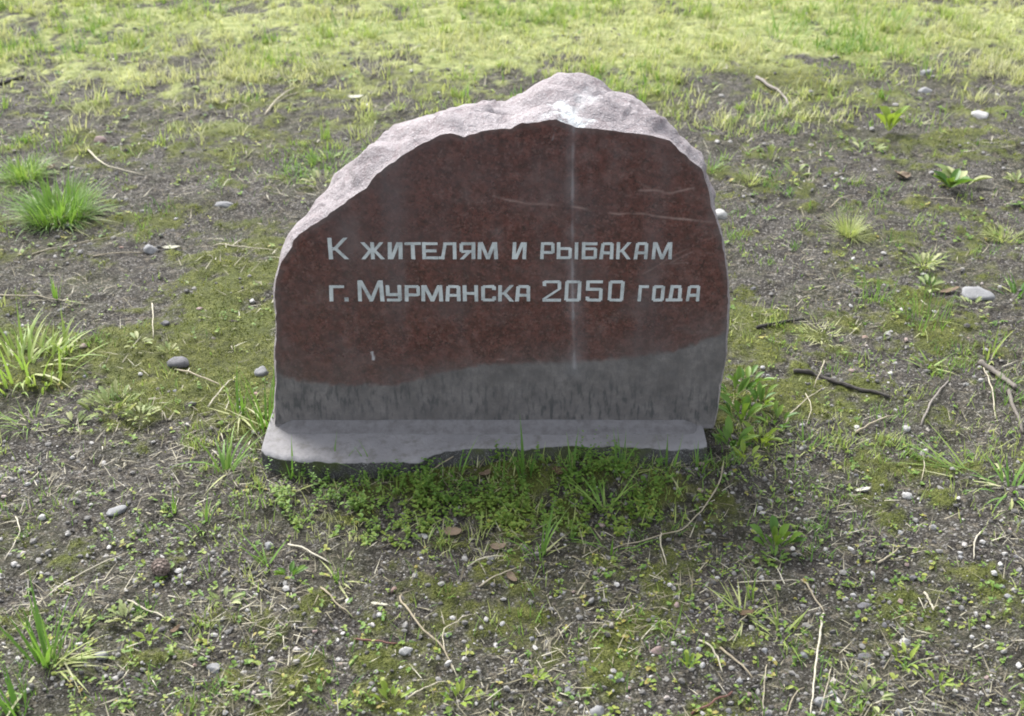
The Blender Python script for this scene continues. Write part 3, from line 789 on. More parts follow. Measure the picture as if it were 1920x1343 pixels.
sprigs('ground_cover', x, y, (.050 - .036 * f) * rng.uniform(.5, 1.3, len(x)), 7, .008 + .008 * rng.random(len(x)) ** 2, 'low leafy green herbs growing along the foot of the plinth', .16 + .42 * f + .5 * (fbm(x, y, .1, 3, 5) - .4))
# tiny seedlings over the soil
x, y = view_pts(6800, .9)
k = rng.random(len(x)) < fbm(x, y, .25, 3, 3) * 1.7 - .38; x, y = x[k], y[k]; n = len(x)
sprigs('seedlings', x, y, rng.uniform(.003, .016, n), 4, rng.uniform(.006, .014, n), 'tiny green seedlings dotted over the soil', rng.uniform(.3, .9, n))

# ------------------------------------------------------------------ loose things one can point at
def rock_mat(name, lo, hi, speck=(.5, .5, .5)):
    t = NT(name); v = t.coord(); n = t.noise(v, 55, 5, .65); n2 = t.noise(v, 400, 2, .6)
    c = t.ramp(n, [(.3, lo), (.7, hi)]); c = t.mix(t.ramp(n2, [(.6, 0.0), (.75, .5)]), c, speck)
    t.principled(c, .8, t.bump(n, .5, .004), .3); return t.m
MAT['stone_grey'] = rock_mat('grey_pebble', (.06, .058, .062), (.14, .136, .142), (.24, .24, .24))
MAT['stone_white'] = rock_mat('white_pebble', (.22, .215, .205), (.40, .392, .38), (.5, .5, .5))
MAT['stone_pink'] = rock_mat('pinkish_pebble', (.14, .10, .09), (.25, .19, .175), (.34, .30, .29))
MAT['stone_pale'] = rock_mat('pale_grey_pebble', (.12, .12, .122), (.245, .245, .248), (.36, .36, .36))
MAT['bark'] = mat_simple('dark_bark', [(0, (.020, .018, .017)), (1, (.05, .045, .041))], 120, .9, .9, .004, None)
MAT['twig'] = mat_simple('grey_twig', [(0, (.10, .088, .075)), (1, (.19, .17, .15))], 120, .9, .6, .002, None)
MAT['red_twig'] = mat_simple('reddish_twig', [(0, (.10, .045, .036)), (1, (.14, .065, .05))], 120, .7, .5, .002, None)
MAT['stalk'] = mat_simple('dry_stalk', [(0, (0.221, 0.187, 0.128)), (.6, (0.323, 0.293, 0.217)), (1, (0.399, 0.370, 0.293))], 120, .7, .4, .001, None)
MAT['cone'] = mat_simple('cone_scale', [(0, (.10, .075, .062)), (1, (.19, .15, .13))], 200, .85, .6, .002, None)
MAT['cone_core'] = mat_simple('cone_core', [(0, (.03, .022, .018)), (1, (.03, .022, .018))], 200, .9, .6, .002, None)
MAT['brown_leaf'] = leaf_mat('dead_leaf', [(0, (.10, .058, .038)), (.5, (.145, .092, .065)), (1, (.18, .128, .098))], .2, .7, None)
MAT['pale_leaf'] = leaf_mat('bleached_leaf', [(0, (.42, .40, .32)), (1, (.55, .54, .47))], .2, .7, None)
MAT['broad_leaf'] = leaf_mat('broad_weed_leaf', [(0, (.055, .13, .022)), (.5, (.10, .19, .03)), (1, (.17, .25, .045))], .32, .42, None)
MAT['lime_leaf'] = leaf_mat('lime_weed_leaf', [(0, (.17, .25, .035)), (1, (.26, .33, .06))], .38, .45, None)
MAT['dusty_leaf'] = leaf_mat('dusty_weed_leaf', [(0, (.16, .21, .075)), (.6, (.25, .29, .12)), (1, (.36, .36, .19))], .3, .55, None)

def solid_rock(seed, flat, blocky):
    bm = bmesh.new(); bmesh.ops.create_icosphere(bm, subdivisions=3, radius=1.0)
    r = random.Random(seed); planes = [(Vector((r.gauss(0, 1), r.gauss(0, 1), r.gauss(0, .8))).normalized(), r.uniform(.55, .9)) for _ in range(blocky)]
    for v in bm.verts:
        p = v.co.copy()
        for nrm, d in planes:
            e = p.dot(nrm) - d
            if e > 0: p -= nrm * e * .97
        q = float(fbm(np.array(p.x * 1.3 + seed * 3.7 + p.z), np.array(p.y * 1.3 - p.z * .7 + seed), .5, 3, 2)) - .5
        v.co = p * (1 + q * .45); v.co.z *= flat
    me = bpy.data.meshes.new('stone'); bm.to_mesh(me); bm.free()
    for p in me.polygons: p.use_smooth = True
    return me

def stone_at(name, px, py, wpx, label, mat, flat=.6, asp=.8, blocky=7, seed=None, cat='stone', group=None, sink=.42, rz=None, me=None):
    p = G(px, py); r = pxm(px, py, wpx) / 2
    me = me or solid_rock(seed if seed is not None else int(px + py), flat, blocky)
    if not me.materials: me.materials.append(MAT[mat])
    o = bpy.data.objects.new(name, me); col.objects.link(o)
    o.scale = (r * 1.12, r * 1.12 * asp, r * 1.12); o.rotation_euler = (random.uniform(-.15, .15), random.uniform(-.15, .15), rz if rz is not None else random.uniform(-.5, .5))
    o.location = p + Vector((0, 0, r * flat * (1 - 2 * sink)))
    return tag(o, label, cat, group)

stone_at('stone', 333, 684, 40, 'smooth dark grey stone on moss left of the boulder', 'stone_grey', .6, .75, 4)
stone_at('stone', 1838, 219, 32, 'white angular stone on bare soil at upper right', 'stone_white', .62, .8, 8)
stone_at('stone', 1833, 556, 56, 'flat pale grey stone half sunk in soil near the right edge', 'stone_pale', .42, .8, 6)
stone_at('stone', 1350, 402, 26, 'small round white stone peeping out behind the boulder\'s right edge', 'stone_white', .8, .9, 4)
stone_at('stone', 188, 264, 22, 'small pinkish stone on soil in the upper left', 'stone_pink', .7, .8, 5)
stone_at('stone', 1122, 1338, 30, 'pale stone cut by the bottom edge of the photo', 'stone_pale', .75, .8, 6)
stone_at('stone', 762, 1224, 24, 'white capped dark stone on wet soil below the boulder', 'stone_white', .6, .7, 6)
stone_at('stone', 217, 957, 40, 'thin flat pale stone left of the plinth foot', 'stone_pale', .25, .6, 6)
stone_at('stone', 400, 1256, 28, 'whitish jagged stone at lower left', 'stone_pale', .6, .8, 10)
stone_at('stone', 190, 1230, 26, 'pale lilac stone beside the long grass at lower left', 'stone_pale', .55, .7, 7)
stone_at('stone', 284, 470, 28, 'grey white lumpy stone at the end of a straw, left side', 'stone_pale', .6, .8, 8)
stone_at('stone', 128, 424, 26, 'pale flat stone just below the big fine grass tuft', 'stone_pale', .4, .7, 7)
stone_at('stone', 492, 702, 26, 'light blue grey stone leaning by the left edge of the boulder', 'stone_pale', .8, .7, 7)
stone_at('stone', 1232, 1222, 30, 'pinkish grey flat stone on the mossy soil at lower centre', 'stone_pink', .5, .7, 8)
stone_at('stone', 1700, 932, 20, 'bright white stone on dark soil right of the plinth', 'stone_white', .7, .9, 5)
stone_at('stone', 1697, 1206, 20, 'white pointed stone on green moss at lower right', 'stone_white', .8, .8, 8)
stone_at('stone', 1735, 172, 26, 'pale blue grey stone near the grass edge at upper right', 'stone_pale', .5, .8, 6)
stone_at('stone', 1735, 140, 24, 'grey white stone under tall grass blades at upper right', 'stone_pale', .6, .8, 6)
stone_at('stone', 1620, 1232, 26, 'blue grey stone beside the straw crossing at lower right', 'stone_grey', .5, .7, 6)
stone_at('stone', 420, 385, 34, 'thin pale stone chip on moss left of the boulder top', 'stone_pale', .3, .5, 7)
stone_at('stone', 1620, 1138, 26, 'flat grey stone between moss patches at lower right', 'stone_grey', .5, .7, 6)
# pale pebbles big enough to pick out
PB = [solid_rock(100 + i, f, 11) for i, f in enumerate((.6, .7, .55, .75, .5, .65))]
for i, me in enumerate(PB): me.materials.append(MAT[('stone_white', 'stone_pale', 'stone_pale', 'stone_white', 'stone_pink', 'stone_grey')[i]])
for i, (px, py, w) in enumerate([(1056, 1112, 12), (1075, 1111, 10), (1028, 1157, 11), (942, 1170, 12), (997, 1196, 13), (1135, 1174, 13), (1226, 1176, 14), (1268, 1136, 17), (1297, 1146, 10),
        (1345, 1083, 11), (1145, 1271, 15), (1166, 1276, 12), (1065, 1293, 24), (1178, 1292, 12), (1160, 1277, 13), (1317, 1248, 15), (1386, 1277, 15), (1310, 1218, 13), (1275, 1220, 14), (1405, 1303, 15),
        (1366, 1335, 16), (1425, 953, 14), (1750, 990, 20), (1688, 1000, 16), (1800, 1037, 13), (1700, 1057, 14), (1712, 1084, 15), (1636, 1076, 13), (1662, 1087, 13), (1801, 1046, 12), (1875, 1060, 14),
        (1689, 1128, 14), (1659, 1173, 15), (1600, 1117, 13), (1435, 1220, 14), (1507, 1229, 17), (1387, 1277, 14), (1405, 1302, 12), (1549, 1275, 11), (1562, 1302, 22), (1540, 1318, 30), (1626, 1247, 17),
        (1822, 1195, 12), (1850, 1272, 16), (1905, 1045, 14), (1862, 1085, 16), (1878, 1100, 14), (1890, 1120, 18), (1910, 1250, 18), (1685, 1338, 22), (1440, 1340, 16), (660, 1208, 11), (672, 1150, 10),
        (838, 1192, 14), (712, 1155, 14), (590, 1188, 11), (924, 1097, 14), (490, 1296, 13), (507, 1278, 12), (752, 1339, 16), (635, 1238, 12), (255, 1010, 10), (230, 1010, 9), (182, 1090, 11), (405, 1176, 10),
        (295, 1098, 14), (208, 995, 10), (375, 580, 13), (310, 608, 20), (263, 702, 10), (158, 706, 10), (328, 733, 9), (472, 562, 14), (155, 648, 18), (1412, 541, 14), (1595, 572, 10), (1440, 705, 12),
        (1812, 722, 12), (1700, 805, 20), (1598, 695, 14), (1606, 892, 10), (1430, 690, 10), (665, 187, 9), (690, 205, 8), (845, 212, 9), (1290, 285, 8), (70, 905, 12), (80, 970, 18), (505, 1025, 22)]):
    me = PB[(i * 7 + 3) % 6] if w < 22 else PB[1]
    tone_ = ('white', 'pale grey', 'light grey', 'chalky', 'pinkish', 'dark grey')[PB.index(me)]
    if py > 880: zone = 'left third of the foreground soil' if px < 640 else 'middle of the foreground soil' if px < 1180 else 'gravelly soil below the bark stick, lower right' if py < 1100 else 'gravelly soil around the straws, lower right'
    else: zone = 'mossy soil left of the boulder' if px < 900 and py > 300 else 'bare soil behind the boulder' if py < 300 else 'mossy soil right of the boulder'
    stone_at('pebble', px, py, w * .92, 'little %s pebble on the %s' % (tone_, zone), None, .6, random.uniform(.65, .95), cat='pebble',
             group='%s pebbles on the %s' % (tone_, zone), rz=random.uniform(0, 6.28), me=me)

# ---- sticks and stalks
def tube_mesh(name, pts, r0, r1, mat, sides=6, knots=0, seed=1, jitter=.15):
    rr = random.Random(seed); n = len(pts); bm = bmesh.new(); prev = None; first = last = None
    for i, p in enumerate(pts):
        d = (pts[min(i + 1, n - 1)] - pts[max(i - 1, 0)]).normalized()
        a = d.cross(Vector((0, 0, 1)));  a = a.normalized() if a.length > 1e-4 else Vector((1, 0, 0)); b = d.cross(a)
        r = (r0 + (r1 - r0) * i / (n - 1)) * (1 + rr.uniform(-jitter, jitter)) * (1.25 if knots and i % knots == 0 else 1)
        ring = [bm.verts.new(p + (a * math.cos(k * 6.2832 / sides) + b * math.sin(k * 6.2832 / sides)) * r) for k in range(sides)]
        if prev:
            for k in range(sides): bm.faces.new((prev[k], prev[(k + 1) % sides], ring[(k + 1) % sides], ring[k]))
        else: first = ring
        prev = ring
    bm.faces.new(first[::-1]); bm.faces.new(prev)
    bmesh.ops.recalc_face_normals(bm, faces=bm.faces)
    me = bpy.data.meshes.new(name); bm.to_mesh(me); bm.free(); me.materials.append(MAT[mat])
    for p in me.polygons: p.use_smooth = True
    o = bpy.data.objects.new(name, me); col.objects.link(o); return o

def smooth_path(pts, n):
    """Catmull-Rom through the points"""
    P = [pts[0] + (pts[0] - pts[1])] + list(pts) + [pts[-1] + (pts[-1] - pts[-2])]; out = []
    m = len(pts) - 1
    for i in range(n):
        t = i / (n - 1) * m; k = min(int(t), m - 1); u = t - k
        a, b, c, d = P[k], P[k + 1], P[k + 2], P[k + 3]
        out.append(.5 * ((2 * b) + (c - a) * u + (2 * a - 5 * b + 4 * c - d) * u * u + (3 * b - a - 3 * c + d) * u ** 3))
    return out

def lying(name, pxs_, rad_px, label, cat, mat, lift=0.0, n=12, taper=.5, wob=.002, knots=0, group=None, sides=5):
    px0, py0 = pxs_[len(pxs_) // 2]
    r = pxm(px0, py0, rad_px) / 2 * (.72 if mat == 'stalk' else 1)
    base = [G(a, b) for a, b in pxs_]
    mid = smooth_path(base, n); seed = int(px0 * 3 + py0)
    rr = random.Random(seed); out = []
    for i, p in enumerate(mid):
        z = float(ground_z(np.array(p.x), np.array(p.y)))
        z = max(z, p.z) + r * .8 + lift * math.sin(math.pi * i / (n - 1))
        out.append(Vector((p.x + rr.uniform(-wob, wob), p.y + rr.uniform(-wob, wob), z)))
    o = tube_mesh(name, out, r, r * taper, mat, sides, knots, seed)
    return tag(o, label, cat, group)

lying('stick', [(1488, 700), (1530, 708), (1575, 722), (1620, 736), (1668, 748)], 8.5, 'dark knobbly bark stick lying right of the boulder', 'stick', 'bark', 0, 22, .7, .0012, 3, sides=8)
lying('twig', [(1418, 618), (1460, 608), (1508, 601)], 7, 'short dark twig close to the boulder\'s right flank', 'twig', 'bark', 0, 12, .6)
lying('twig', [(1728, 796), (1745, 758), (1778, 716)], 5, 'thin grey bent twig on moss at right', 'twig', 'twig', .004, 10, .6)
lying('twig', [(1836, 684), (1872, 708), (1905, 732)], 12, 'thick grey brown twig by the right edge of the photo', 'twig', 'twig', 0, 12, .7, .002, 3)
lying('twig', [(1890, 735), (1902, 772), (1920, 815)], 8, 'grey twig running off the right edge below the thick one', 'twig', 'twig', 0, 10, .7)
lying('twig', [(1296, 1343), (1338, 1320), (1372, 1300)], 5, 'reddish brown twig at the bottom edge of the photo', 'twig', 'red_twig', .003, 10, .7)
lying('twig', [(664, 1203), (700, 1206), (745, 1210)], 5, 'thin reddish twig below the boulder at lower centre', 'twig', 'red_twig', .002, 10, .6)
lying('twig', [(1418, 148), (1436, 162), (1466, 182), (1478, 200)], 8, 'grey crooked twig near the grass edge right of the boulder top', 'twig', 'twig', .004, 12, .5)
lying('twig', [(0, 160), (20, 155), (44, 147)], 8, 'dark twig at the left edge by the upper grass', 'twig', 'bark', 0, 8, .7)
lying('twig', [(1478, 180), (1510, 180), (1545, 178)], 4, 'thin dark twig lying level beyond the boulder\'s right shoulder', 'twig', 'bark', 0, 8, .7)
ST = 'straw'
for pxs_, w, lab, lift in [
    ([(497, 217), (520, 192), (552, 166)], 5, 'pale straw on bare soil left of the boulder\'s crest', .01),
    ([(505, 210), (530, 188), (558, 174)], 3, 'thinner of two pale straws left of the boulder\'s crest', .006),
    ([(328, 695), (370, 709), (418, 726)], 6, 'yellowish straw running right from the dark grey stone', .006),
    ([(390, 764), (415, 738), (442, 708)], 4, 'pale straw slanting up left of the tall blades by the boulder', .008),
    ([(1356, 868), (1348, 912), (1318, 960), (1284, 995), (1240, 1008), (1140, 1035)], 5, 'long bent pale straw in front of the plinth\'s right end', .012),
    ([(1340, 938), (1310, 958), (1288, 962)], 3, 'short straw touching the long bent straw by the plinth', .004),
    ([(1543, 1152), (1534, 1210), (1526, 1280), (1519, 1343)], 7, 'long upright looking pale straw running off the bottom edge', .012),
    ([(1560, 1245), (1548, 1300), (1536, 1343)], 4, 'thin pale straw right of the long one at the bottom edge', .006),
    ([(1502, 1088), (1522, 1120), (1546, 1152)], 6, 'yellowish straw meeting the top of the long bottom straw', .006),
    ([(1382, 1093), (1430, 1093), (1500, 1090)], 4, 'pale level straw left of the yellowish straw at lower right', .005),
    ([(1310, 1202), (1338, 1228), (1354, 1262)], 6, 'curved tan straw on dark moss at lower centre right', .006),
    ([(1350, 1216), (1380, 1244), (1412, 1272)], 8, 'thick pale straight straw at lower centre right', .003),
    ([(752, 1110), (752, 1135), (790, 1185), (830, 1220), (850, 1260)], 6, 'long curved brownish straw on soil at lower centre', .008),
    ([(835, 1225), (832, 1190), (860, 1170), (892, 1152)], 4, 'grey bent straw branching off the long curved one', .008),
    ([(602, 1104), (630, 1135), (664, 1161)], 6, 'grey tan straw slanting below the plinth\'s left end', .005),
    ([(540, 1022), (580, 1040), (620, 1058)], 6, 'tan straw under the herbs at the plinth\'s left end', .006),
    ([(764, 1310), (800, 1296), (842, 1282)], 5, 'tan straw near the bottom edge at lower centre', .006),
    ([(876, 1064), (915, 1050), (952, 1044)], 5, 'short bright straw just below the herb patch', .006),
    ([(898, 1102), (935, 1086), (975, 1062)], 5, 'yellow green straw below the short bright one', .008),
    ([(55, 1147), (150, 1090), (242, 1036)], 4, 'long thin yellow straw crossing the soil at lower left', .014),
    ([(240, 1128), (275, 1148), (312, 1162)], 6, 'pale straw above the dusty leaved weed at lower left', .004),
    ([(1733, 1113), (1742, 1130), (1750, 1146)], 8, 'short thick whitish straw on moss at lower right', .002),
    ([(1646, 1057), (1670, 1044), (1697, 1024)], 6, 'tan short stalk on gravelly soil at lower right', .003),
    ([(1841, 997), (1826, 1022), (1826, 1050)], 5, 'bow shaped pale straw on soil near the right edge', .004),
    ([(1603, 815), (1640, 800), (1680, 776)], 6, 'green yellow straw with brown tip right of the plinth', .012),
    ([(1546, 672), (1540, 700), (1526, 728)], 4, 'pale straw crossing over the dark bark stick', .016),
    ([(1472, 800), (1490, 775), (1540, 730)], 4, 'bent straw just below the bark stick', .008),
    ([(1510, 738), (1520, 770), (1512, 800)], 3, 'thin brown straw hanging below the bark stick\'s left end', .006),
    ([(1842, 688), (1860, 740), (1866, 785)], 4, 'grey straw beside the thick twig at right', .004),
    ([(1730, 855), (1732, 880), (1726, 905)], 4, 'short upright pale straw right of the plinth', .004),
    ([(175, 482), (220, 478), (268, 476)], 5, 'pale level straw ending at the grey white lumpy stone', .004),
    ([(0, 556), (80, 560), (164, 572)], 4, 'thin pale straw reaching in from the left edge', .005),
    ([(60, 480), (140, 462), (215, 444)], 4, 'greenish straw on soil at the left side', .006),
    ([(285, 570), (288, 600), (288, 636)], 4, 'upright pale straw over the moss at left', .012),
    ([(400, 460), (450, 466), (520, 472)], 4, 'level straw touching the boulder\'s left shoulder', .004),
    ([(165, 285), (200, 315), (270, 330)], 5, 'pinkish tan straw on soil at upper left', .006),
    ([(30, 970), (38, 1005), (10, 1050)], 4, 'curved grey straw on soil at left edge, lower half', .006),
    ([(1556, 388), (1576, 376), (1598, 367)], 4, 'short pale straw above the spiky yellow grass tuft', .006),
    ([(1745, 372), (1780, 374), (1790, 382)], 3, 'thin straw below the broad leaved rosette at right', .004),
    ([(800, 893), (860, 866), (922, 838)], 4, 'thin yellow stalk leaning against the plinth\'s chipped edge', .02),
    ([(1438, 1245), (1432, 1290), (1430, 1343)], 4, 'tan straw running down to the bottom edge, right of centre', .004),
    ([(1475, 1343), (1488, 1310), (1508, 1290)], 4, 'pale forked straw at the bottom edge', .006),
    ([(1240, 1000), (1238, 1030), (1250, 1060)], 5, 'whitish drooping stalk below the long bent straw', .01)]:
    lying('straw', pxs_, w, lab, 'straw', 'stalk', lift, 10 if len(pxs_) < 4 else 20, .55, .001)

# ---- pine cone: core and overlapping scales
def pine_cone(px, py, wpx, label):
    p = G(px, py); r = pxm(px, py, wpx) / 2
    root = empty('pine_cone', p + Vector((0, 0, r * .8)), .6); root.rotation_euler = (R(70), R(12), R(20)); tag(root, label, 'pine cone')
    bm = bmesh.new(); bmesh.ops.create_icosphere(bm, subdivisions=2, radius=1.0)
    for v in bm.verts: v.co = Vector((v.co.x * r * .72, v.co.y * r * .72, v.co.z * r * 1.05))
    me = bpy.data.meshes.new('core'); bm.to_mesh(me); bm.free(); me.materials.append(MAT['cone_core'])
    c = bpy.data.objects.new('core', me); col.objects.link(c); c.parent = root
    bm = bmesh.new()
    prof = [(-.34, -.1), (-.46, .35), (-.30, .75), (0, .92), (.30, .75), (.46, .35), (.34, -.1)]
    lo = [bm.verts.new((x, y, -.05)) for x, y in prof]; hi = [bm.verts.new((x * .9, y * .95, .10 + .16 * (1 - abs(x)))) for x, y in prof]
    bm.faces.new(hi); bm.faces.new(lo[::-1])
    for i in range(7): bm.faces.new((lo[i], lo[(i + 1) % 7], hi[(i + 1) % 7], hi[i]))
    sm = bpy.data.meshes.new('scale'); bm.to_mesh(sm); bm.free(); sm.materials.append(MAT['cone'])
    N = 58
    for i in range(N):
        f = (i + .5) / N; z = -1 + 2 * f; rad_ = math.sqrt(max(0, 1 - z * z * .96)); a = i * 2.39996
        nrm = Vector((math.cos(a) * rad_, math.sin(a) * rad_, z * .6)).normalized()
        up = Vector((0, 0, 1)) - nrm * nrm.z; up.normalize(); sx = up.cross(nrm)
        o = bpy.data.objects.new('scale', sm); col.objects.link(o); o.parent = root
        s_ = r * (.34 + .28 * rad_)
        m = Matrix((sx, up * .8 + nrm * .35, nrm)).transposed().to_4x4()
        o.matrix_local = Matrix.Translation(Vector((math.cos(a) * rad_ * r * .70, math.sin(a) * rad_ * r * .70, z * r * 1.02))) @ m @ Matrix.Scale(s_, 4)
pine_cone(303, 1074, 36, 'closed grey brown pine cone on the soil at lower left')

# ---- grass tufts
def tuft(px, py, n, hpx, wmm, spread_px, lean, curl, tone, label, parts=False, name='grass_tuft', mat='grass', seg=4, az0=None, azs=3.14, lvar=.62):
    p = G(px, py); h = pxm(px, py, hpx) / CP; sp_ = pxm(px, py, spread_px)
    a = rng.uniform(0, 6.28, n); q = np.sqrt(rng.random(n)) * sp_
    x = p.x + np.cos(a) * q; y = p.y + np.sin(a) * q
    az = a + rng.uniform(-.6, .6, n) if az0 is None else az0 + rng.uniform(-azs, azs, n)
    ln = h * rng.uniform(1 - lvar, 1.1, n); wd = rng.uniform(.7, 1.2, n) * wmm * .001
    le = rng.uniform(lean[0], lean[1], n); cu = rng.uniform(curl[0], curl[1] * 1.5 + .2, n)
    rn = np.clip(tone + rng.uniform(-.14, .14, n), 0, 1)
    if n > 6:
        dead = rng.random(n) < .16; le[dead] = rng.uniform(1.1, 1.45, dead.sum()); rn[dead] = rng.uniform(.8, 1, dead.sum())
    z = ground_z(x, y) - .003
    if not parts:
        o = blades(name, x, y, az, ln, wd, le, cu, rn, MAT[mat], seg)
        o.data.transform(Matrix.Translation(-p)); o.location = p
        return tag(o, label, 'grass')
    root = empty(name, p); tag(root, label, 'grass')
    for i in range(n):
        blades('blade', x[i:i + 1], y[i:i + 1], az[i:i + 1], ln[i:i + 1], wd[i:i + 1], le[i:i + 1], cu[i:i + 1], rn[i:i + 1], MAT[mat], 5, parent=root)
    return root

tuft(45, 332, 380, 50, 3.2, 36, (.1, 1.15), (.1, .9), .46, 'round bright tuft of fine grass at the left edge')
tuft(112, 404, 700, 80, 3.4, 54, (.1, 1.2), (.1, .7), .36, 'largest bushy tuft of fine green grass at left')
tuft(45, 690, 110, 92, 6.5, 90, (.05, .9), (.1, .8), .62, 'broad bladed yellow green grass clump at the left edge', True)
tuft(118, 660, 20, 85, 5.5, 26, (.1, .6), (.1, .7), .60, 'small side clump of broad blades right of the left edge clump', True)
tuft(1592, 440, 190, 62, 1.7, 16, (.2, 1.35), (.0, .35), .78, 'spiky yellowish starburst grass tuft right of the boulder')
tuft(466, 190, 70, 30, 1.5, 20, (.1, 1.0), (.1, .8), .30, 'small green tuft on bare soil at upper left')
tuft(748, 204, 40, 26, 2.0, 10, (.1, .9), (.1, .5), .68, 'tiny yellow green tuft behind the boulder\'s sloping shoulder')
tuft(1203, 190, 10, 44, 4.0, 10, (.02, .35), (.0, .3), .45, 'upright green blades right behind the boulder\'s crest', True)
tuft(1332, 318, 30, 44, 2.6, 16, (.1, 1.0), (.2, .9), .32, 'small green tuft at the boulder\'s right shoulder')
tuft(500, 800, 24, 115, 5.4, 24, (.02, .4), (.0, .5), .28, 'upright green blades against the boulder\'s lower left edge', True)
tuft(448, 775, 12, 105, 5.0, 14, (.02, .35), (.0, .5), .36, 'thin upright blades a little left of the boulder', True)
tuft(424, 885, 15, 110, 5.0, 18, (.05, .7), (.1, 1.0), .33, 'loose green blades left of the plinth corner', True)
tuft(525, 800, 1, 95, 5.0, 1, (1.0, 1.1), (.5, .7), .30, 'single green blade bending across the boulder\'s lower left corner', True, az0=-.25, azs=.05)
tuft(985, 890, 9, 105, 6.5, 14, (.02, .25), (.0, .25), .10, 'dark green upright blades in front of the plinth\'s middle', True)
for (tx, ty, tn, th, lab) in [(548, 892, 7, 56, 'short green blades under the plinth\'s left corner'), (622, 896, 8, 66, 'green blades before the plinth, left of the notch'),
                            (706, 900, 9, 74, 'taller green blades before the plinth just left of the notch'), (862, 892, 7, 62, 'green blades right below the chipped notch of the plinth'),
                            (935, 890, 6, 56, 'few short blades left of the dark upright blades at the plinth'), (1078, 884, 8, 66, 'green blades before the plinth right of the dark upright blades'),
                            (1165, 884, 8, 70, 'fresh blades before the right half of the plinth'), (1255, 880, 8, 62, 'fresh blades before the plinth near its right end'), (1310, 884, 7, 58, 'short blades at the plinth\'s right corner')]:
    tuft(tx, ty, tn, th * 1.15, 4.4, 16, (.02, .5), (.0, .5), .24, lab, True)
tuft(1012, 1045, 13, 110, 4.6, 14, (.05, .7), (.1, .9), .30, 'tall bright blades in the herb patch below the plinth', True)
tuft(1135, 960, 12, 130, 4.6, 14, (.5, 1.25), (.1, .6), .42, 'sprawling long bladed grass at the herb patch\'s right part', True)
tuft(1150, 1030, 12, 80, 3.6, 26, (.2, 1.1), (.1, .8), .30, 'loose green blades under the sprawling grass', True)
tuft(90, 1245, 22, 185, 6.0, 26, (.02, .45), (.0, .6), .25, 'tall green blades at the lower left of the photo', True)
tuft(105, 1250, 16, 130, 4.0, 22, (.8, 1.3), (.1, .6), .80, 'pale flattened blades splayed around the tall lower left tuft', True, az0=.2, azs=1.2)
tuft(35, 1343, 12, 150, 5.4, 30, (.02, .4), (.0, .5), .16, 'dark green blades in the bottom left corner', True)
tuft(1395, 1150, 22, 75, 3.2, 20, (.2, 1.1), (.0, .7), .66, 'yellow green tuft at lower centre right', True)
tuft(1472, 1190, 22, 75, 3.6, 26, (.3, 1.3), (.0, .7), .66, 'sprawling yellow green tuft beside the long straw', True)
tuft(1410, 1125, 7, 75, 2.6, 10, (.02, .3), (.0, .2), .55, 'thin upright blades above the yellow green tufts at lower right', True)
tuft(1908, 556, 16, 55, 6.0, 18, (.2, 1.1), (.1, .6), .14, 'dark green broad blades cut by the right edge, middle height', True)
tuft(1895, 915, 34, 90, 4.6, 40, (.2, 1.2), (.2, .9), .26, 'large sprawling green tuft at the right edge, lower half', True)
tuft(1790, 880, 18, 120, 4.0, 24, (.8, 1.35), (.1, .5), .45, 'pale blades lying flat left of the sprawling right edge tuft', True, az0=2.6, azs=.8)
tuft(1738, 605, 34, 70, 2.4, 40, (.02, .5), (.0, .5), .32, 'stand of thin green blades on soil at right')
tuft(1640, 560, 30, 40, 2.2, 40, (.02, .6), (.0, .5), .30, 'low row of thin green blades right of the boulder')
tuft(1740, 690, 9, 66, 5.0, 14, (.2, 1.1), (.1, .9), .46, 'pale green bent blades above the grey twig at right', True)
tuft(1858, 668, 8, 66, 4.4, 14, (.05, .4), (.0, .3), .62, 'upright yellow green blades by the thick twig', True)
tuft(1585, 840, 30, 60, 2.0, 20, (.05, .6), (.1, .6), .55, 'fine upright green tuft right of the leafy weeds')
tuft(1520, 840, 16, 44, 4.0, 24, (.2, 1.0), (.1, .6), .30, 'short green blades between the leafy weeds and the fine tuft', True)
tuft(1880, 446, 110, 40, 2.0, 24, (.4, 1.3), (.0, .5), .76, 'yellowish grass tuft at the right edge near the rosette')
tuft(1735, 500, 36, 55, 3.0, 20, (.3, 1.2), (.1, .8), .72, 'loose yellowish grass right of the starburst tuft')
tuft(1545, 625, 60, 32, 2.6, 46, (.8, 1.4), (.0, .4), .88, 'flattened straw coloured grass right of the boulder')
tuft(1440, 232, 80, 40, 2.4, 46, (.1, 1.0), (.1, .8), .45, 'loose light green grass patch beyond the boulder\'s right shoulder')
tuft(1408, 345, 60, 36, 2.2, 12, (.1, .9), (.0, .5), .85, 'small bleached tuft right of the boulder\'s shoulder')
tuft(610, 318, 120, 44, 2.6, 60, (.2, 1.2), (.1, .9), .40, 'wide pale green grass patch left of the boulder\'s shoulder')
tuft(550, 335, 60, 34, 2.6, 40, (.2, 1.2), (.1, .9), .34, 'green grass patch at the boulder\'s upper left flank')
tuft(635, 1090, 9, 62, 4.4, 12, (.02, .35), (.0, .3), .32, 'small upright green blades on soil below the plinth', True)
tuft(500, 1060, 7, 90, 4.6, 10, (.3, 1.1), (.1, .7), .34, 'long arching blades left of the herb patch', True)
tuft(378, 990, 12, 56, 5.0, 18, (.1, .9), (.1, .6), .38, 'short bright green blades on soil at left of the foreground', True)
tuft(325, 960, 5, 48, 4.0, 8, (.02, .4), (.0, .4), .34, 'few upright blades left of the short bright blades', True)
tuft(105, 560, 5, 55, 4.0, 8, (.02, .3), (.0, .2), .34, 'lone dark green blades on mossy soil at left', True)
tuft(55, 790, 40, 55, 3.0, 40, (.3, 1.2), (.1, .9), .50, 'low spread of light green grass at the left edge')
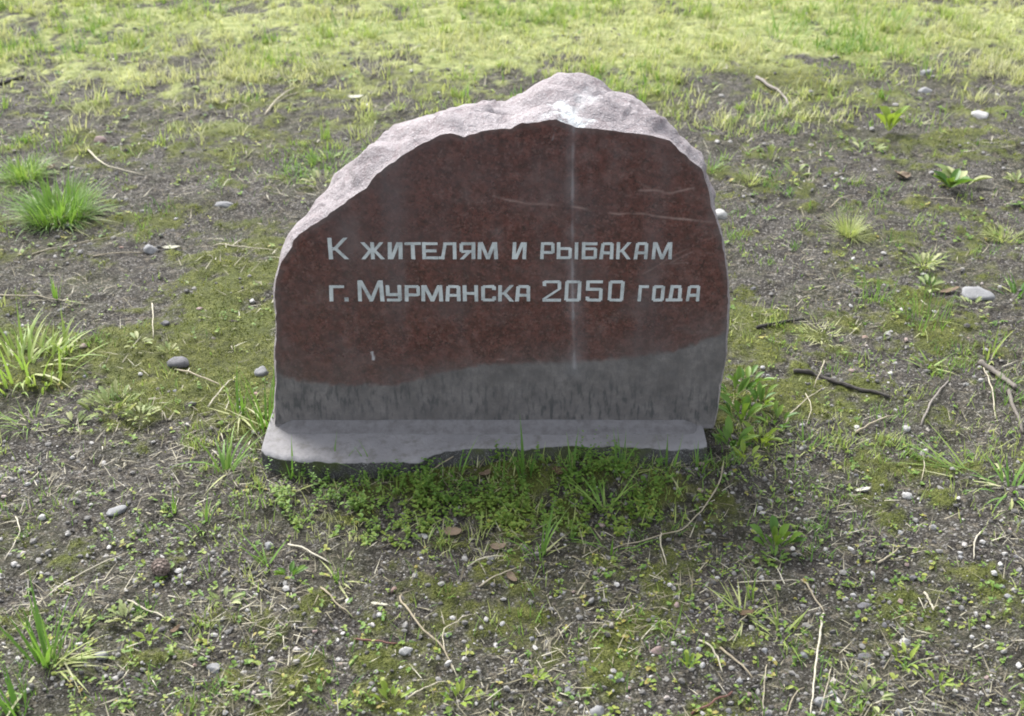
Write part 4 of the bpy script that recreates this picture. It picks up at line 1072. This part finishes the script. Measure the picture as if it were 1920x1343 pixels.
tuft(640, 60, 50, 60, 3.4, 60, (.1, .9), (.1, .8), .45, 'tallest light grass clump at the top left of centre')
tuft(1740, 150, 26, 80, 4.0, 24, (.05, .5), (.0, .5), .50, 'tall blades over the grey white stone at upper right')
tuft(1650, 60, 60, 60, 3.4, 70, (.1, .9), (.1, .8), .42, 'bright green clump at the top right of the lawn')
tuft(1460, 70, 60, 60, 3.4, 60, (.1, .9), (.1, .8), .38, 'fresh green clump beyond the boulder at upper right')
tuft(220, 100, 60, 55, 3.2, 70, (.1, .9), (.1, .8), .52, 'lime green clump on the bare patch at upper left')

# ---- broad leaved weeds
def leaf_mesh(shape, mat, fold=.25, droop=.18):
    rows = {'oval': [(0, .06), (.12, .10), (.32, .42), (.55, .5), (.78, .38), (1, .0)], 'spoon': [(0, .05), (.25, .08), (.5, .30), (.72, .46), (.9, .34), (1, .0)],
            'lobed': [(0, .05), (.15, .08), (.25, .42), (.36, .22), (.48, .52), (.60, .28), (.74, .46), (.88, .24), (1, .0)]}[shape]
    vs, fs = [], []
    for t, w in rows:
        z = -droop * t * t + .12 * t
        if w > 0: vs += [(-w * .5, t, z + fold * w), (0, t, z), (w * .5, t, z + fold * w)]
        else: vs.append((0, t, z))
    for i in range(len(rows) - 2):
        a = 3 * i; fs += [(a, a + 1, a + 4, a + 3), (a + 1, a + 2, a + 5, a + 4)]
    a = 3 * (len(rows) - 2); fs += [(a, a + 1, a + 3), (a + 1, a + 2, a + 3)]
    me = bpy.data.meshes.new('leaf'); me.from_pydata(vs, [], fs); me.materials.append(MAT[mat])
    for p in me.polygons: p.use_smooth = True
    return me
LM = {(s, m): leaf_mesh(s, m) for s in ('oval', 'spoon', 'lobed') for m in ('broad_leaf', 'lime_leaf', 'dusty_leaf')}

def weed(px, py, n, lpx, shape, mat, el, label, spread_px=4, stem=0.0, wid=.7, name='leafy_weed'):
    if shape == 'lobed': n, lpx = int(n * 1.7), lpx * .72
    p = G(px, py); L = pxm(px, py, lpx); sp_ = pxm(px, py, spread_px)
    root = empty(name, p); tag(root, label, 'weed')
    for i in range(n):
        a = i * 2.4 + random.uniform(-.5, .5); e = random.uniform(*el) + .15; s_ = L * random.uniform(.7, 1.3); q = sp_ * math.sqrt(random.random())
        o = bpy.data.objects.new('leaf', LM[(shape, mat)]); col.objects.link(o); o.parent = root
        lx, ly = q * math.cos(a), q * math.sin(a)
        o.location = (lx, ly, gv(p.x + lx, p.y + ly).z - p.z + stem * L * (i / n) * random.uniform(.6, 1.2) + .006)
        o.rotation_euler = (e, random.uniform(-.25, .25), a - math.pi / 2); o.scale = (s_ * wid, s_, s_)
    return root
weed(1667, 248, 9, 42, 'spoon', 'lime_leaf', (.5, 1.2), 'upright lime green leafy weed on bare soil at upper right', 4)
weed(1782, 350, 8, 44, 'oval', 'broad_leaf', (.1, .7), 'broad leaved green rosette at right', 3)
weed(1800, 348, 7, 38, 'oval', 'dusty_leaf', (.0, .5), 'paler leaves spreading right of the broad leaved rosette', 16)
weed(1452, 1030, 14, 46, 'spoon', 'broad_leaf', (.5, 1.3), 'fresh green leafy weed on dark soil right of the herb patch', 16)
weed(1452, 1052, 12, 24, 'lobed', 'broad_leaf', (.1, .7), 'small toothed leaves at the foot of the fresh green weed', 20)
weed(1388, 800, 16, 42, 'spoon', 'broad_leaf', (.3, 1.2), 'leafy green weed at the boulder\'s lower right corner', 16, .6)
weed(1380, 756, 14, 32, 'oval', 'broad_leaf', (.2, 1.0), 'upper leafy weed pressed to the boulder\'s right flank', 22, .9)
weed(1420, 770, 14, 30, 'oval', 'broad_leaf', (.2, 1.0), 'leafy weed standing just right of the flank weed', 18, .8)
weed(1368, 848, 14, 34, 'oval', 'broad_leaf', (.2, 1.0), 'leafy weed hiding the plinth\'s right end', 20, .7)
weed(1425, 838, 14, 28, 'oval', 'lime_leaf', (.2, 1.0), 'lighter leafy weed right of the plinth\'s end', 22, .7)
weed(1400, 735, 14, 26, 'oval', 'broad_leaf', (.2, 1.0), 'topmost small leafy weed of the clump at the boulder\'s right flank', 26, .8)
weed(1450, 805, 14, 26, 'oval', 'broad_leaf', (.2, 1.0), 'outermost leafy weed of the clump right of the boulder', 24, .7)
weed(1395, 870, 14, 24, 'oval', 'lime_leaf', (.2, 1.0), 'lowest leafy weed of the clump in front of the plinth\'s right end', 26, .5)
weed(215, 770, 26, 36, 'lobed', 'dusty_leaf', (.1, .9), 'wide pale green toothed weed on moss left of the boulder', 44, .3)
weed(265, 782, 16, 26, 'lobed', 'dusty_leaf', (.0, .6), 'yellowing right end of the wide pale weed', 24, .1)
weed(140, 800, 12, 26, 'lobed', 'dusty_leaf', (.0, .6), 'small pale toothed weed left of the wide pale weed', 18, .1)
weed(235, 1168, 16, 30, 'lobed', 'dusty_leaf', (.1, .7), 'dusty green toothed weed on soil at lower left', 22, .2)
weed(150, 1172, 12, 24, 'lobed', 'dusty_leaf', (.1, .6), 'yellowish small weed left of the dusty green one', 18, .1)
weed(280, 1205, 8, 22, 'oval', 'lime_leaf', (.1, .8), 'little lime sprout below the dusty green weed', 10, .2)
weed(318, 665, 9, 22, 'lobed', 'dusty_leaf', (.1, .7), 'pale cress like weed above the dark grey stone', 12, .2)
weed(260, 645, 8, 18, 'oval', 'dusty_leaf', (.0, .5), 'flat yellowish leaves in a row left of the pale cress', 16, .0)
weed(420, 1135, 10, 22, 'oval', 'dusty_leaf', (.0, .6), 'pale little leaves on soil below the short bright blades', 16, .1)
weed(1730, 505, 12, 34, 'lobed', 'dusty_leaf', (.1, .8), 'grey green toothed weed right of the starburst tuft', 18, .2)
weed(1905, 345, 10, 26, 'lobed', 'dusty_leaf', (.0, .7), 'small pale weed at the right edge beside the rosette', 14, .2)
weed(1490, 328, 8, 20, 'oval', 'dusty_leaf', (.1, .8), 'tiny whitish leaved weed beyond the boulder\'s right side', 14, .2)
weed(1445, 300, 8, 22, 'spoon', 'dusty_leaf', (.6, 1.3), 'pale upright sprout beyond the boulder\'s right side', 8, .3)
weed(1620, 285, 12, 18, 'oval', 'dusty_leaf', (.0, .5), 'flat pale leaf patch below the lime green weed', 26, .0)
weed(1820, 580, 9, 22, 'lobed', 'dusty_leaf', (.0, .5), 'yellowish leaves below the flat pale grey stone', 26, .0)
weed(1740, 540, 8, 24, 'oval', 'dusty_leaf', (.0, .5), 'pale leaves left of the flat grey stone', 16, .0)
weed(600, 345, 18, 24, 'lobed', 'dusty_leaf', (.1, .8), 'pale leafy weed in the grass at the boulder\'s upper left', 34, .3)
weed(700, 295, 8, 18, 'oval', 'lime_leaf', (.1, .7), 'yellow green leaves touching the boulder\'s upper left outline', 12, .1)
weed(1700, 1250, 12, 24, 'oval', 'lime_leaf', (.1, .8), 'lime sprouts on gravel at lower right', 24, .2)
weed(1630, 1310, 12, 24, 'oval', 'dusty_leaf', (.1, .8), 'pale sprouts near the bottom edge at lower right', 26, .2)
weed(1760, 1290, 9, 22, 'oval', 'lime_leaf', (.1, .8), 'lime sprout near the bottom edge, right of the pale sprouts', 12, .3)
weed(735, 1325, 14, 24, 'oval', 'lime_leaf', (.1, .8), 'lime leafy sprouts at the bottom edge left of centre', 28, .2)
weed(860, 1320, 10, 22, 'oval', 'lime_leaf', (.1, .8), 'yellow green sprouts at the bottom edge near the centre', 24, .2)
weed(1005, 1280, 10, 22, 'oval', 'lime_leaf', (.1, .9), 'small lime sprout on soil at lower centre', 10, .3)
weed(1290, 1255, 8, 24, 'spoon', 'lime_leaf', (.4, 1.1), 'upright lime sprout right of the moss patch', 7, .3)
weed(545, 1085, 10, 24, 'oval', 'broad_leaf', (.2, .9), 'little green sprout left below the herb patch', 12, .3)

# ---- dead leaves
def dead_leaf(px, py, wpx, label, mat='brown_leaf', asp=.6, curl=.5, rz=None):
    p = G(px, py); r = pxm(px, py, wpx) / 2; rr = random.Random(int(px * 7 + py)); n, m = 9, 5
    vs, fs = [], []
    for i in range(n):
        t = i / (n - 1) * 2 - 1; w = math.sqrt(max(0, 1 - t * t)) * (1 - .25 * t) * asp * rr.uniform(.8, 1.12) + .03
        for j in range(m):
            q = j / (m - 1) * 2 - 1
            vs.append((t * r, q * w * r, r * (curl * (t * t * .5 + q * q * .35) + rr.uniform(-.06, .06))))
    for i in range(n - 1):
        for j in range(m - 1):
            a = i * m + j; fs.append((a, a + 1, a + m + 1, a + m))
    me = bpy.data.meshes.new('dead_leaf'); me.from_pydata(vs, [], fs); me.materials.append(MAT[mat])
    for pl in me.polygons: pl.use_smooth = True
    o = bpy.data.objects.new('dead_leaf', me); col.objects.link(o); o.location = p + Vector((0, 0, .003 + r * .12))
    md = o.modifiers.new('thickness', 'SOLIDIFY'); md.thickness = .0007
    o.rotation_euler = (rr.uniform(-.3, .3), rr.uniform(-.3, .3), rz if rz is not None else rr.uniform(-1, 1))
    return tag(o, label, 'leaf')
dead_leaf(910, 898, 30, 'brown dead leaf among herbs below the plinth, left of the dark blades')
dead_leaf(1050, 900, 34, 'brown dead leaf among herbs below the plinth, right of the dark blades')
dead_leaf(1690, 334, 40, 'reddish brown dead leaf left of the broad leaved rosette')
dead_leaf(960, 1086, 26, 'crumpled pinkish brown leaf on soil below the herb patch')
dead_leaf(850, 1004, 36, 'crumpled brown leaf at the lower rim of the herb patch')
dead_leaf(935, 1030, 30, 'grey brown crumpled leaf beneath the tall bright blades')
dead_leaf(92, 318, 26, 'small reddish leaf by the round tuft at the left edge')
dead_leaf(322, 466, 34, 'narrow pinkish leaf right of the grey white lumpy stone', 'pale_leaf', .25, .2, .1)
dead_leaf(667, 186, 30, 'bleached leaf on bare soil behind the boulder\'s left shoulder', 'pale_leaf', .4, .3, 0)
dead_leaf(712, 1137, 34, 'narrow white leaf on soil at lower centre', 'pale_leaf', .22, .1, 0)
dead_leaf(1618, 922, 30, 'pale greenish flat leaf on soil right of the plinth', 'pale_leaf', .35, .2, -.1)
dead_leaf(1780, 548, 40, 'tan leaf left of the flat pale grey stone', 'brown_leaf', .3, .2, .1)
dead_leaf(330, 1185, 24, 'tan curled leaf right of the dusty green weed')
dead_leaf(1400, 1155, 30, 'grey crumpled leaf under the yellow green tuft at lower right')
